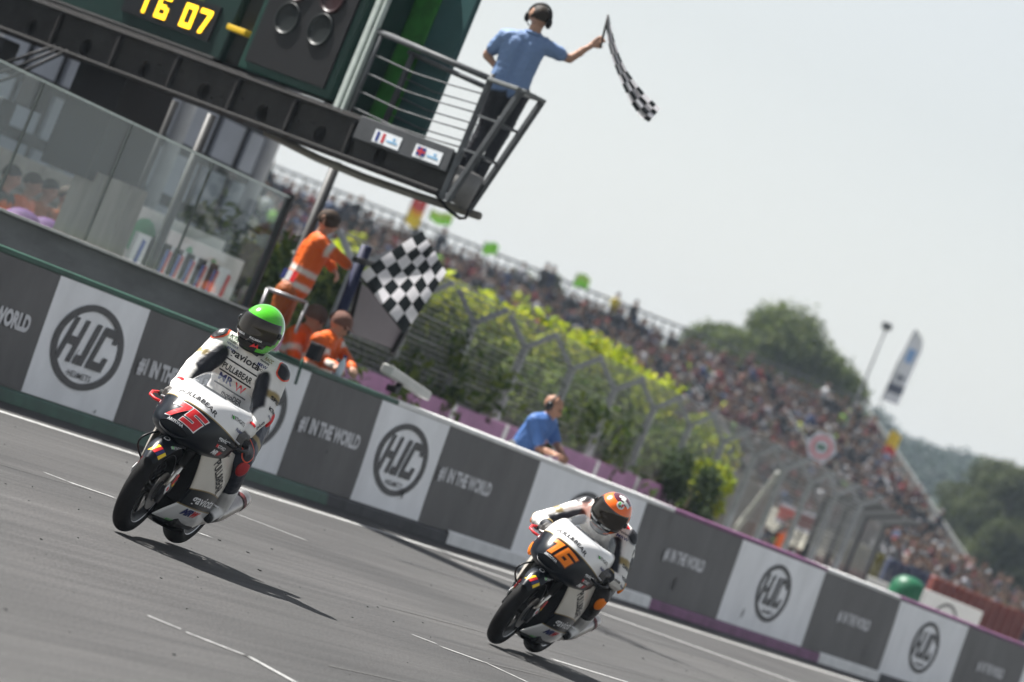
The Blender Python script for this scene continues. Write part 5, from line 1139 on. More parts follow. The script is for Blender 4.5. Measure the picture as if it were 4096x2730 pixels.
def rider(fx, yaw, lean, J, style, label):
    root = thing('person', (0, 0, 0), label, 'rider', 'motorcycle riders'); root.rotation_euler = (-lean, 0, yaw)
    rm = Matrix.Rotation(yaw, 3, 'Z')@Matrix.Rotation(-lean, 3, 'X'); root.location = Vector(fx)-rm@V3(.6, 0, 0)+V3(0, 0, .012)
    WHT, BLK, GLD, LEG, RED = 0, 1, 2, 3, 4; P = []; J = {k: (Vector(v) if k != 'hump' else v) for k, v in J.items()}
    pe, be, cs, nk = J['pelvis'], J['belly'], J['chest'], J['neck']; sw = V3(0, 1, 0)
    for s_ in (-1, 1):
        P += [(pe+sw*s_*.075, be+sw*s_*.065, .115, .112, WHT), (be+sw*s_*.065, cs+sw*s_*.085, .112, .115, WHT), (cs+sw*s_*.085, cs+sw*s_*.10+V3(0, 0, .05)*0+(nk-cs)*.55, .11, .08, WHT)]
        P += [(be+sw*s_*.115+V3(.01, 0, 0), cs+sw*s_*.128+V3(.012, 0, .02), .07, .076, BLK)]
    P += [(pe, be, .11, .11, WHT), (cs, nk, .12, .07, WHT), (nk, nk+(J['head']-nk)*.35, .07, .066, GLD)]
    for s_, k in ((1, 'L'), (-1, 'R')):
        sh, el, ha = J['sho'+k], J['elb'+k], J['hand'+k]; wr = el+(ha-el)*.80; inn = V3(.022, -s_*.022, -.014)
        P += [(cs+(nk-cs)*.45+sw*s_*.08, sh, .09, .082, WHT), (sh, sh+(el-sh)*.52, .08, .066, WHT), (sh+(el-sh)*.55, sh+(el-sh)*.66, .066, .063, GLD), (sh+(el-sh)*.68, el, .062, .056, WHT), (el, wr, .055, .043, WHT)]
        P += [(sh+(el-sh)*.18+inn*1.2, el+inn, .062, .053, BLK), (el+inn, el+(wr-el)*.55+inn*.8, .05, .042, BLK)]
        P += [(el-(ha-el).normalized()*.012+V3(-.012, s_*.01, 0), el-V3(.014, -s_*.01, .0), .05, .05, RED if style == 'green' else GLD)]
        hp, kn, an = J['hip'+k], J['knee'+k], J['ank'+k]
        P += [(pe+sw*s_*.06, hp, .12, .115, LEG), (hp, hp+(kn-hp)*.5, .112, .092, LEG), (hp+(kn-hp)*.5, hp+(kn-hp)*.62, .091, .086, GLD), (hp+(kn-hp)*.62, kn, .085, .07, LEG), (kn, kn+(an-kn)*.4, .07, .064, LEG), (kn+(an-kn)*.4, an, .064, .045, LEG)]
    if J.get('hump') is not None: P += [(nk+V3(-.06, 0, -.02), nk+V3(-.16, 0, -.04), .075, .07, WHT)]
    mats = [M('leather_white', (.74, .72, .68), .42, var=.06, scale=12, bump=.15, bscale=40), M('leather_black', (.014, .015, .02), .45, bump=.15, bscale=60), M('leather_gold', (.30, .23, .10), .4, .2), M('leather_navy' if style == 'green' else 'leather_dark', (.025, .03, .045) if style == 'green' else (.02, .018, .018), .45, bump=.15, bscale=60), m_red]
    bd = body('leather_suit', P, mats, root, .0075, 3, cloth=M_attr('leather', .42, bump=.3, bscale=26), wrinkle=.0035); bv = bvh_of(bd)
    # shoulder cups, knee sliders, elbow sliders
    for s_, k in ((1, 'L'), (-1, 'R')):
        sh, kn, el = J['sho'+k], J['knee'+k], J['elb'+k]
        mt = M('slider_black', (.02, .02, .022), .35); rimm = M('piping_red', (.8, .09, .04), .4) if style == 'green' else M('piping_grey', (.35, .35, .36), .3, .5)
        N = V3(.75, s_*.45, .45) if style == 'green' else V3(.6, s_*.55, .55); U = V3(-.35*s_, .9, 0)
        oc = sh+V3(.0, s_*.02, .02)
        sh_ = [(.045*math.cos(a)*(1+.12*math.cos(3*a)), .055*math.sin(a)) for a in np.linspace(0, 6.283, 20, endpoint=False)]
        patch(bd, bv, oc, N, U, [(x*1.16, y*1.14) for x, y in sh_], rimm, 'shoulder_piping', .004); patch(bd, bv, oc, N, U, sh_, mt, 'shoulder_cup', .008)
        nk_ = V3(.8, s_*.6, .1); 
        if style == 'green': patch(bd, bv, kn+V3(.0, 0, .06), nk_, V3(-.5*s_, .8, 0), [(x*.95, y*1.25) for x, y in sh_], rimm, 'knee_piping', .004); patch(bd, bv, kn+V3(0, 0, .06), nk_, V3(-.5*s_, .8, 0), [(x*.8, y*1.1) for x, y in sh_], mt, 'knee_cup', .008)
        mb = MB(); dirn = V3(.55, s_*.8, -.15).normalized(); ml = dirn.to_track_quat('Z', 'Y').to_matrix(); mb.ell(kn+dirn*.052+V3(0, 0, -.03), (.04, .052, .018), 14, 8, 0, ml); build('knee_slider', mb, M('slider_red', (.42, .03, .035), .5) if style == 'green' else m_orange, root, True)
        mb = MB(); mb.ell(el+V3(-.03, s_*.045, -.01), (.03, .016, .045), 12, 8); build('elbow_slider', mb, m_red if style == 'green' else m_orange, root, True)
        # glove closed around the grip
        ha = J['hand'+k]; wr = el+(ha-el)*.80; G_ = []; gx = V3(.296, s_*.225, .741); wr2 = el+(ha-el)*.72
        G_ += [(wr2, el+(ha-el)*.86, .052, .042, 0), (el+(ha-el)*.84, gx+V3(-.035, 0, .03), .036, .034, 1)]
        for i in range(4):
            y0 = s_*(.185+i*.024); kx = V3(.30, y0, .779-.002*i); L_ = (1, 1.08, 1.02, .9)[i]
            G_ += [(gx+V3(-.035, y0-s_*.225, .03), kx, .018, .014, 1), (kx, V3(.30+.036*L_, y0, .762), .013, .0125, 1), (V3(.30+.036*L_, y0, .762), V3(.30+.038*L_, y0, .730), .0125, .0115, 1), (V3(.30+.038*L_, y0, .730), V3(.302, y0, .712), .0115, .010, 1)]
        G_ += [(gx+V3(-.04, -s_*.05, .02), V3(.295, s_*.168, .726), .015, .014, 1), (V3(.295, s_*.168, .726), V3(.318, s_*.175, .715), .014, .011, 1)]
        gl = body('glove', G_, [mats[0] if style == 'green' else mats[1], M('glove_grey', (.11, .105, .10), .5, var=.4, scale=25)], root, .006, 2)
        bg_ = bvh_of(gl); patch(gl, bg_, el+(ha-el)*.78+V3(0, 0, .04), V3(.35, s_*.3, .85), V3(-.2*s_, 1, 0), [(-.03, -.012), (.03, -.012), (.034, .012), (-.034, .012)], m_red if style == 'green' else m_gold, 'cuff_strap', .004)
        # boot
        an, to = J['ank'+k], J['toe'+k]; up_ = an+(kn-an)*.35; Bt = [(up_, an, .064, .053, 0), (up_+V3(.035, 0, 0), an+V3(.02, 0, .02), .036, .034, 1), (an+V3(-.03, 0, -.03), an+V3(-.02, 0, -.055), .042, .038, 0), (an+V3(0, 0, -.03), to, .042, .033, 0), (an+V3(-.02, 0, -.065), to+V3(-.01, 0, -.022), .03, .024, 1), (to, to+(to-an).normalized()*.035, .032, .026, 1)]
        body('boot', Bt, [M('boot_white', (.74, .73, .71), .4), M('boot_black', (.015, .015, .016), .4)], root, .008, 2)
    # lettering on the leathers
    ch = cs+V3(.1, 0, 0); fN = (V3(.9, .08, .1) if style == 'green' else V3(.75, .4, .3)); U = V3(0, 1, 0)
    if style == 'green':
        y0 = cs.y; z0 = cs.z
        for tx, dy, dz, w_, h_, mt in (('gaviota', .0, .045, .19, .052, m_dblack), ('PULL&BEAR', .0, -.035, .19, .034, m_dblack), ('MR', -.045, -.095, .09, .04, m_navy), ('W', .05, -.10, .07, .04, m_red), ('motoDER', .03, -.165, .13, .03, m_dblack), ('KTM', -.115, .125, .06, .024, m_dblack), ('PULL&BEAR', -.11, .10, .06, .013, m_dblack), ('NORTHGATE', -.105, .08, .07, .012, m_navy), ('airesa', -.1, .06, .05, .016, m_navy), ('RACC', .115, .118, .05, .022, m_gold), ('gaviota', .10, .095, .06, .018, m_dblack), ('MRW', .10, .07, .06, .02, m_navy), ('HJC', .095, .045, .04, .016, m_dblack)):
            decal(bd, bv, tx, (cs.x+.12, y0+dy, z0+dz), fN, U, w_, h_, mt, .02, off=.004)
        for dz in (.005, -.065, -.135, -.19):
            patch(bd, bv, (cs.x+.12, y0, z0+dz), fN, U, [(-.105, -.004), (.105, -.004), (.105, .004), (-.105, .004)], m_dblack, 'chest_seam', .003)
        patch(bd, bv, (cs.x+.12, y0, z0+.11), fN, U, [(-.045, -.012), (.045, -.012), (.05, 0), (.045, .012), (-.045, .012), (-.05, 0)], m_dblack, 'chest_badge', .003); decal(bd, bv, 'SPIDI', (cs.x+.12, y0, z0+.11), fN, U, .06, .012, m_dwhite, .02, off=.005)
    sh, el, ha = J['shoL'], J['elbL'], J['handL']; d1 = (el-sh).normalized(); d2 = (ha-el).normalized()
    aN = V3(.5, .85, .15)
    p1 = sh+(el-sh)*.6; decal(bd, bv, 'SPIDI' if style == 'green' else 'DAINESE', p1, aN, d1.cross(aN)*-1, .08, .024, m_dblack, .03, off=.004)
    p1 = sh+(el-sh)*.85; decal(bd, bv, 'KTM', p1, aN, d1.cross(aN)*-1, .06, .022, m_dblack, .04, off=.004)
    decal(bd, bv, 'Aiuken', sh+(el-sh)*1.02, aN, d1.cross(aN)*-1, .055, .015, m_navy, .02, off=.004)
    decal(bd, bv, 'gaviota', el+(ha-el)*.48, V3(.35, .9, .25), d2*-1, .13, .028, m_dblack, .02, off=.004)
    for tx, k_, dz, mt in (('gaviota', .3, .0, m_dblack), ('MRW', .3, -.03, m_navy)):
        if style != 'green': decal(bd, bv, tx, cs+V3(.08, .12, .03+dz), V3(.75, .55, .3), V3(-.5, .85, 0), .07, .02, mt, .02, off=.004)
    if style != 'green': patch(bd, bv, cs+V3(.08, .11, .085), V3(.75, .55, .3), V3(-.5, .85, 0), [(.03*math.cos(a), .018*math.sin(a)) for a in np.linspace(0, 6.28, 16, endpoint=False)], m_red, 'round_badge', .004)
    helmet(root, J['head'], *J['hrot'], style)
    return root
M('helmet_black', (.012, .012, .014), .2, coat=1); M('helmet_pale', (.75, .78, .74), .2, coat=1)
F75, F16 = gp(474, 2130), gp(1962, 2577); Y75, L75 = math.pi+R_(6.5), R_(9.5); Y16, L16 = math.pi+R_(5), R_(16.5)
motorcycle('75', m_red, m_dwhite, F75, Y75, L75, 'white and black racing motorcycle with red number 75', '')
motorcycle('16', m_orange, M('number_rim', (.25, .05, .005), .4), F16, Y16, L16, 'white and black racing motorcycle with orange number 16', '')
J75 = dict(pelvis=(-.33, -.03, .84), belly=(-.27, -.035, .95), chest=(-.19, -.045, 1.06), neck=(-.14, -.05, 1.175), head=(-.075, -.06, 1.30), shoL=(-.16, .125, 1.12), shoR=(-.15, -.215, 1.12), elbL=(-.02, .215, .91), elbR=(-.0, -.255, .92), handL=(.285, .225, .765), handR=(.285, -.225, .765),
    hipL=(-.32, .09, .80), hipR=(-.32, -.13, .80), kneeL=(.04, .235, .64), kneeR=(.04, -.235, .64), ankL=(-.30, .19, .34), ankR=(-.30, -.19, .34), toeL=(-.16, .205, .27), toeR=(-.16, -.205, .27), hump=1, hrot=(R_(-4), R_(7), R_(4)))
for k_ in J75:
    if len(k_) < 7 and k_[:4] in ('pelv', 'bell', 'ches', 'neck', 'head', 'shoL', 'shoR', 'elbL', 'elbR'): J75[k_] = (J75[k_][0], J75[k_][1]-.022, J75[k_][2])
rider(F75, Y75, L75, J75, 'green', 'rider in white gold and black leathers with a green helmet sitting up on number 75')
J16 = dict(pelvis=(-.46, .0, .86), belly=(-.36, .0, .92), chest=(-.19, .01, .97), neck=(-.09, .02, 1.02), head=(.03, .03, 1.075), shoL=(-.14, .17, .99), shoR=(-.14, -.15, .98), elbL=(.02, .335, .75), elbR=(.02, -.31, .75), handL=(.285, .225, .765), handR=(.285, -.225, .765),
    hipL=(-.42, .11, .82), hipR=(-.42, -.11, .82), kneeL=(.03, .25, .62), kneeR=(.03, -.24, .62), ankL=(-.32, .19, .35), ankR=(-.32, -.19, .35), toeL=(-.18, .205, .28), toeR=(-.18, -.205, .28), hump=1, hrot=(R_(4), R_(16), R_(-4)))
for k_ in J16:
    if k_[:4] in ('ches', 'neck', 'head', 'shoL', 'shoR', 'elbL', 'elbR'): J16[k_] = (J16[k_][0], J16[k_][1]-.055, J16[k_][2])
rider(F16, Y16, L16, J16, 'orange', 'rider crouching low in white leathers with an orange and maroon helmet on number 16')

# ================================================================== PEOPLE AT THE WALL AND ON THE GANTRY
SK = M('skin', (.40, .235, .165), .55, var=.1); SKD = M('skin_tan', (.33, .18, .12), .55)
C_BL = M('shirt_blue', (.15, .23, .40), .8); C_BL2 = M('polo_blue', (.06, .14, .36), .8); C_TR = M('trousers_dark', (.018, .019, .024), .8)
C_OR = M('vest_orange', (.62, .105, .01), .65); C_OD = M('trousers_orange', (.30, .075, .012), .75); C_RF = M('reflective', (.62, .60, .56), .35); C_BK = M('cloth_black', (.015, .015, .018), .8); C_BR = M('cap_brown', (.11, .075, .06), .85)
HAIR = M('hair_dark', (.025, .018, .013), .7)
def plist(d, f, D):
    """dict of zoom pixels -> points; value (x, y[, depth offset])"""
    return {k: at(*f(v[0], v[1]), D+(v[2] if len(v) > 2 else 0)) for k, v in d.items()}
def human(label, J, mats, fwd, top, sleeve, legs, skin, sleeve_len=1.0, bulk=1.0, headpose=None, base=None, name='person', cat='person', group=None, voxel=.01, hands=True, vest=None, eyes=True):
    """J: points head neck chest waist pelvis shoL elbL handL shoR elbR handR hipL kneeL ankL hipR kneeR ankR"""
    b = base or (J['ankL']+J['ankR'])/2; root = thing(name, b, label, cat, group); P = []
    idx = {m_.name: i for i, m_ in enumerate(mats)}; T, S_, L_, K = idx[top.name], idx[sleeve.name], idx[legs.name], idx[skin.name]
    up = (J['head']-J['neck']).normalized(); f = (headpose or fwd)
    hp, f_, u_, s_ = head_prims(J['head'], f, up, K); P += hp; P.append((J['neck']-up*.03, J['head']-up*.05, .056, .054, K))
    ax = (J['shoL']-J['shoR']); ax = ax.normalized() if ax.length > .05 else fwd.cross(V3(0, 0, 1))
    cs, wa, pe = J['chest'], J['waist'], J['pelvis']
    for q in (-1, 1):
        P += [(cs+ax*q*.075, wa+ax*q*.065, .112*bulk, .108*bulk, T), (wa+ax*q*.065, pe+ax*q*.065, .108*bulk, .112*bulk, T), (cs+ax*q*.075, J['neck']-up*.05+ax*q*.05, .105*bulk, .055, T)]
    for k in 'LR':
        sh, el, ha = J['sho'+k], J['elb'+k], J['hand'+k]
        P += [(cs+(J['neck']-cs)*.45, sh, .085*bulk, .072*bulk, S_)]
        e0 = sh+(el-sh)*min(1, sleeve_len)
        P += [(sh, e0, .07*bulk, .062*bulk if sleeve_len < .95 else .055*bulk, S_)]
        if sleeve_len < .95: P.append((sh+(el-sh)*.4, el, .042, .038, K))
        wr = el+(ha-el)*.78
        P += [(el, wr, (.05*bulk if sleeve_len > 1.2 else .038), (.044*bulk if sleeve_len > 1.2 else .026), S_ if sleeve_len > 1.2 else K)]
        if hands: fingers(P, wr, ha+(ha-el).normalized()*.05, V3(0, 0, -1) if abs((ha-el).normalized().z) < .8 else fwd, K, curl=.55, thumb=1 if k == 'L' else -1)
        else: P.append((wr, ha, .03, .024, K))
        hp_, kn, an = J['hip'+k], J['knee'+k], J['ank'+k]
        P += [(pe+ax*(.05 if k == 'L' else -.05), hp_, .105*bulk, .1*bulk, L_), (hp_, kn, .098*bulk, .066, L_), (kn, an, .065, .05, L_), (an-V3(0, 0, .02), an+fwd*.14-V3(0, 0, .045), .045, .036, idx.get('cloth_black', L_))]
    bd = body('figure', P, mats, root, voxel, 3) if False else None
    # the whole body is one skin, in the root's local frame
    o_ = wloc(root); Pl = [(p[0]-o_, p[1]-o_, *p[2:]) for p in P]; bd = body('figure', Pl, mats, root, voxel, 3, wrinkle=.007, rule=(lambda c, i_: vest(c, i_, J, o_, idx)) if vest else None)
    if eyes: face_bits(J['head'], f_, u_, s_, root)
    return root, (J['head'], f_, u_, s_)
Nv = V3(FW.x, FW.y, 0).normalized()   # away from the camera

# man in the basket, seen from behind, waving a flag
Dg = 49.15
d = dict(head=(1497, 128), neck=(1468, 205), chest=(1405, 300), waist=(1345, 440), pelvis=(1305, 545), shoL=(1292, 232), elbL=(1172, 345, .12), handL=(1255, 455, .05), shoR=(1535, 290), elbR=(1690, 372, .1), handR=(1865, 262, .1),
         hipL=(1250, 575), kneeL=(1160, 790, .05), ankL=(1005, 1085), hipR=(1370, 590), kneeR=(1290, 800, .05), ankR=(1120, 1110))
J = plist(d, Z4, Dg)
P1, hd = human('man in a light blue short sleeved shirt waving a checkered flag from the gantry basket', J, [C_BL, C_TR, SK, C_BK], (Nv*.95+Rh*.3).normalized(), C_BL, C_BL, C_TR, SK, .62, 1.05, base=(J['ankL']+J['ankR'])/2-V3(0, 0, .06), eyes=True)
hair_cap(*hd, P1, HAIR); headset(*hd, P1)
# shirt collar
mb = MB(); mb.tube([J['neck']-(J['head']-J['neck']).normalized()*.012+(hd[1]*math.cos(a)+hd[3]*math.sin(a))*.068 for a in np.linspace(0, 6.283, 20)], .016, 8, cap=False); build('collar', mb, C_BL, P1, True, world=True)
def checker(name, cl, n_u, n_v, base, label, stick, sub=3):
    """cl(u,v) -> point ; n_u x n_v squares"""
    t = thing(name, base, label, 'flag', None); mb = MB(); nu, nv = n_u*sub, n_v*sub
    mb.grid([[cl(i/nu, j/nv) for j in range(nv+1)] for i in range(nu+1)], lambda i, j: (i//sub+j//sub) % 2)
    o = build('flag_cloth', mb, [M_cloth('flag_white', (.78, .77, .80)), M_cloth('flag_black', (.018, .022, .024))], t, True, world=True)
    mb = MB(); mb.tube(stick, .011, 8); build('flag_stick', mb, M('stick_dark', (.03, .026, .024), .6), t, True, world=True); return t
def M_cloth(name, col):
    if name in MATS: return MATS[name]
    m = M(name, col, .85, var=.05, scale=12); t = m.node_tree; b = t.nodes['Principled BSDF']; tr = t.nodes.new('ShaderNodeBsdfTranslucent'); tr.inputs[0].default_value = (*col, 1)
    mx = t.nodes.new('ShaderNodeMixShader'); mx.inputs[0].default_value = .3; t.links.new(b.outputs[0], mx.inputs[1]); t.links.new(tr.outputs[0], mx.inputs[2]); t.links.new(mx.outputs[0], t.nodes['Material Output'].inputs[0]); return m
cen = [(1932, 105), (1938, 180), (1955, 270), (1985, 370), (2025, 460), (2070, 540), (2120, 620), (2180, 690), (2225, 725)]
wid = [8, 16, 22, 26, 32, 42, 55, 66, 60]
def drape(u, v):
    x = u*(len(cen)-1); i = min(int(x), len(cen)-2); k = x-i; c = [cen[i][q]*(1-k)+cen[i+1][q]*k for q in (0, 1)]; w = wid[i]*(1-k)+wid[i+1]*k
    dx, dy = cen[i+1][0]-cen[i][0], cen[i+1][1]-cen[i][1]; L = math.hypot(dx, dy); nx, ny = dy/L, -dx/L; q = (v-.5)*2
    return at(*Z4(c[0]+nx*w*q, c[1]+ny*w*q*.9), Dg+.1+.10*math.sin(v*9+u*2)*(.3+u)+.08*(v-.5))
a, b = at(*Z4(1934, 95), Dg+.1), at(*Z4(1884, 305), Dg+.1)
checker('checkered_flag', drape, 12, 4, b, 'narrow drooping checkered flag held out over the gantry basket', [b, a], 3)

# standing marshal with the big flag
Dm = 52.3
d = dict(head=(715, 160, -.05), neck=(672, 232), chest=(628, 345), waist=(550, 500), pelvis=(492, 610), shoL=(590, 290, .22), elbL=(700, 400, .35), handL=(760, 490, .3), shoR=(668, 300, -.16), elbR=(775, 385, -.2), handR=(868, 470, -.15),
         hipL=(440, 660, .15), kneeL=(395, 850, .1), ankL=(290, 1080, .1), hipR=(425, 650, -.1), kneeR=(345, 840, -.12), ankR=(240, 1060, -.1))
J = plist(d, Z5, Dm); fwd = (Rh*.85+Nv*.5).normalized()
def hivis(c, idx, J, o_, ti):
    R = ti['reflective']; w, p_ = np.array((J['waist']-o_)[:]), np.array((J['pelvis']-o_)[:]); d_ = p_-w; L = np.linalg.norm(d_); d_ /= L; t_ = (c-w)@d_; tor = idx == ti['vest_orange']
    arms = np.zeros(len(c), bool)
    for k in 'LR':
        a, b = np.array((J['sho'+k]-o_)[:]), np.array((J['elb'+k]-o_)[:]); e = (b-a)/np.linalg.norm(b-a); q = (c-a)@e; r_ = np.linalg.norm(c-a-q[:, None]*e, axis=1); near = (r_ < .085) & (q > .08) & (q < np.linalg.norm(b-a)+.05)
        arms |= near; idx[near & tor & (np.abs(q-np.linalg.norm(b-a)*.62) < .028)] = R
    for k in (.0, L*.85): idx[tor & ~arms & (np.abs(t_-k) < .027)] = R
    return idx
P2, hd = human('marshal in orange overalls with reflective bands waving a large checkered flag', J, [C_OR, C_OD, SK, C_RF, C_BK], fwd, C_OR, C_OR, C_OD, SK, 1.3, 1.12, base=(J['ankL']+J['ankR'])/2-V3(0, 0, .06), vest=hivis)
hair_cap(*hd, P2, M('hair_brown', (.045, .028, .018), .8))
# tricolour patch on the back
mb = MB(); w_, p_ = J['waist'], J['pelvis']; bk = -fwd; ce = (w_+p_)/2+(Nf*.75+-Rh*.6).normalized()*.165; sx = (Rh*.75+Nf*.6).normalized(); uz = (w_-p_).normalized()
for i, c in enumerate((0, 1, 2)): mb.add([ce+sx*(-.09+.06*i)+uz*-.05, ce+sx*(-.03+.06*i)+uz*-.05, ce+sx*(-.03+.06*i)+uz*.05, ce+sx*(-.09+.06*i)+uz*.05], [(0, 1, 2, 3)], c)
build('tricolour_patch', mb, [m_navy, m_dwhite, m_red], P2, world=True)
# platform under him
ft = (J['ankL']+J['ankR'])/2; t = thing('marshal_step', (ft.x, ft.y, 0), 'grey metal step platform behind the pit wall under the flag marshal', 'platform')
mb = MB(); mb.box((ft.x, ft.y, ft.z-.11), (1.1, .8, .05)); build('step_plate', mb, m_dsteel, t, world=True)
for i in (-.48, .48):
    for j in (-.34, .34):
        mb = MB(); mb.bar((ft.x+i, ft.y+j, 0), (ft.x+i, ft.y+j, ft.z-.13), .05); build('leg', mb, m_dsteel, t, world=True)
a, b = at(*Z5(300, 620), Dm-.3), at(*Z5(575, 720), Dm-.3); mb = MB(); mb.tube([a, b], .018, 8); mb.tube([a, V3(a.x, a.y, ft.z-.1)], .018, 8); mb.tube([b, V3(b.x, b.y, ft.z-.1)], .018, 8); build('handrail', mb, M('rail_tube', (.25, .25, .26), .4, .6), t, True, world=True)
cor = {k: at(*Z5(*v), Dm-.25) for k, v in dict(A=(935, 520), B=(1378, 218), C=(1545, 505), D=(1250, 930)).items()}
def bigflag(u, v):
    p = cor['A']*(1-u)*(1-v)+cor['B']*u*(1-v)+cor['C']*u*v+cor['D']*(1-u)*v
    return p+Nf*(.035*math.sin(u*9+v*3)+.03*math.sin(v*8-u*4)+.05*math.sin(u*3.5))+(IU*.012*math.sin(v*10+u*3))*1.0
hnd = J['handR']; checker('checkered_flag', bigflag, 6, 6, cor['A'], 'large square checkered flag waved above the pit wall', [hnd-(cor['A']-hnd).normalized()*.12, cor['A']+Nf*.01, cor['A']*.03+cor['D']*.97+Nf*-.02], 5)

# two marshals leaning on the wall
def capped(label, d, D, fwd, headpose, extra=None, cap=C_BR):
    J = plist(d, Z5, D); g_ = V3(J['pelvis'].x, J['pelvis'].y, 0)
    J['hipL'], J['hipR'] = J['pelvis']+V3(.1, .05, -.05), J['pelvis']+V3(-.1, .05, -.05); s_ = J['hipL'].z
    for k, o_ in (('L', .12), ('R', -.12)): J['knee'+k] = V3(J['pelvis'].x+o_, J['pelvis'].y+.02, s_*.52); J['ank'+k] = V3(J['pelvis'].x+o_, J['pelvis'].y+.1, .09)
    t, hd = human(label, J, [C_OR, C_OD, SK, C_RF, C_BK], fwd, C_OR, C_OR, C_OD, SK, 1.3, 1.1, headpose, base=g_, vest=hivis)
    c, f, u, sd_ = hd; cp = hair_cap(c, f, u, sd_, t, cap, 1.0, front=.35, name='cap', grow=1.1)
    mb = MB(); mb.grid([[c+u*(.05-.012*q)+f*(.085+.075*q*math.cos(a*.8))+sd_*math.sin(a)*.085 for q in (0, .5, 1)] for a in np.linspace(-1, 1, 9)], 0); build('cap_peak', mb, cap, cp, True, world=True); return t, hd
capped('marshal in orange with a dark brown cap and sunglasses crouching behind the pit wall', dict(head=(620, 835), neck=(575, 895), chest=(520, 960), waist=(480, 1060), pelvis=(455, 1120), shoL=(560, 930, .18), elbL=(640, 1040, .15), handL=(700, 1110, .1), shoR=(480, 950, -.15), elbR=(470, 1080, -.2), handR=(560, 1120, -.15)), 52.2, (Rh*.6+Nf*.6).normalized(), (Rh*.85+Nf*.45-V3(0, 0, .25)).normalized())
t, hd = capped('marshal in orange with a reddish brown cap leaning over the pit wall', dict(head=(795, 875), neck=(755, 930), chest=(705, 1010), waist=(660, 1110), pelvis=(630, 1180), shoL=(750, 965, .16), elbL=(830, 1080, .1), handL=(900, 1195, -.35), shoR=(655, 980, -.16), elbR=(690, 1130, -.22), handR=(790, 1170, -.4)), 51.9, (Rh*.6+Nf*.6).normalized(), (Rh*.8+Nf*.5-V3(0, 0, .3)).normalized(), cap=M('cap_rust', (.16, .08, .06), .85))
mb = MB(); q = at(*Z5(630, 1060), 51.4); mb.box(q, (.16, .12, .16)); build('radio_unit', mb, C_BK, t, world=True, bevel=.02)
t = thing('water_bottle', onY(*Z5(760, 1190), 17.3), 'small clear drinks bottle standing on the pit wall by the marshals', 'bottle'); q = V3(t.location.x, 17.25, 1.106); t.location = q
mb = MB(); mb.lathe([(.001, 0), (.03, 0), (.032, .02), (.032, .12), (.014, .16), (.014, .18)], 14, 0, q); build('bottle_body', mb, M('bottle_pale', (.6, .68, .75), .15), t, True, world=True); mb = MB(); mb.lathe([(.017, .175), (.017, .2), (.001, .2)], 12, 0, q); build('bottle_cap', mb, m_navy, t, True, world=True)
# man in blue polo leaning on the wall
d = dict(head=(1012, 1042), neck=(985, 1092), chest=(945, 1140), waist=(885, 1215), pelvis=(850, 1275), shoL=(1000, 1135, .2), elbL=(1030, 1250, .15), handL=(1080, 1320, -.1), shoR=(905, 1120, -.15), elbR=(930, 1275, -.2), handR=(1050, 1315, -.45))
J = plist(d, Z1, 57.6); g_ = V3(J['pelvis'].x, J['pelvis'].y, 0); J['hipL'], J['hipR'] = J['pelvis']+V3(.1, .06, -.05), J['pelvis']+V3(-.1, .06, -.05)
for k, o_ in (('L', .1), ('R', -.1)): J['knee'+k] = V3(g_.x+o_, g_.y+.02, J['pelvis'].z*.5); J['ank'+k] = V3(g_.x+o_, g_.y+.12, .09)
t, hd = human('bald man in a blue polo shirt with a black headset leaning on the pit wall', J, [C_BL2, C_TR, SKD, C_BK], (Rh*.75+Nf*.55).normalized(), C_BL2, C_BL2, C_TR, SKD, .75, 1.1, (Rh*.9+Nf*.25-V3(0, 0, .2)).normalized(), base=g_)
headset(*hd, t)
mb = MB(); q = onY(*Z1(1095, 1340), 17.3); mb.box((q.x, 17.3, 1.113), (.3, .22, .012), 0, Matrix.Rotation(.3, 3, 'Z')); t = build('paper_sheet', mb, M('paper', (.75, .75, .74), .8)); prop(t, 'white paper sheet lying on the pit wall by the man in blue', 'paper')
# steward by the red boards
d = dict(head=(968, 282), neck=(958, 305), chest=(945, 340), waist=(925, 390), pelvis=(915, 420), shoL=(975, 325, .15), elbL=(985, 365), handL=(970, 400, -.1), shoR=(915, 320, -.15), elbR=(885, 350), handR=(862, 375), hipL=(930, 430), kneeL=(910, 500), ankL=(900, 560), hipR=(900, 430), kneeR=(885, 500), ankR=(870, 560))
J = plist(d, Z3, 160); 
for k in 'LR': J['knee'+k].z = J['pelvis'].z*.5; J['ank'+k].z = .09
t, hd = human('steward in a bright orange vest standing before the red marshal board', J, [C_OR, C_TR, SK, C_BK], (Rh*.7+Nf*.6).normalized(), C_OR, C_BK, C_TR, SK, 1.3, 1.1, voxel=.02, hands=False, eyes=False); hair_cap(*hd, t, HAIR)
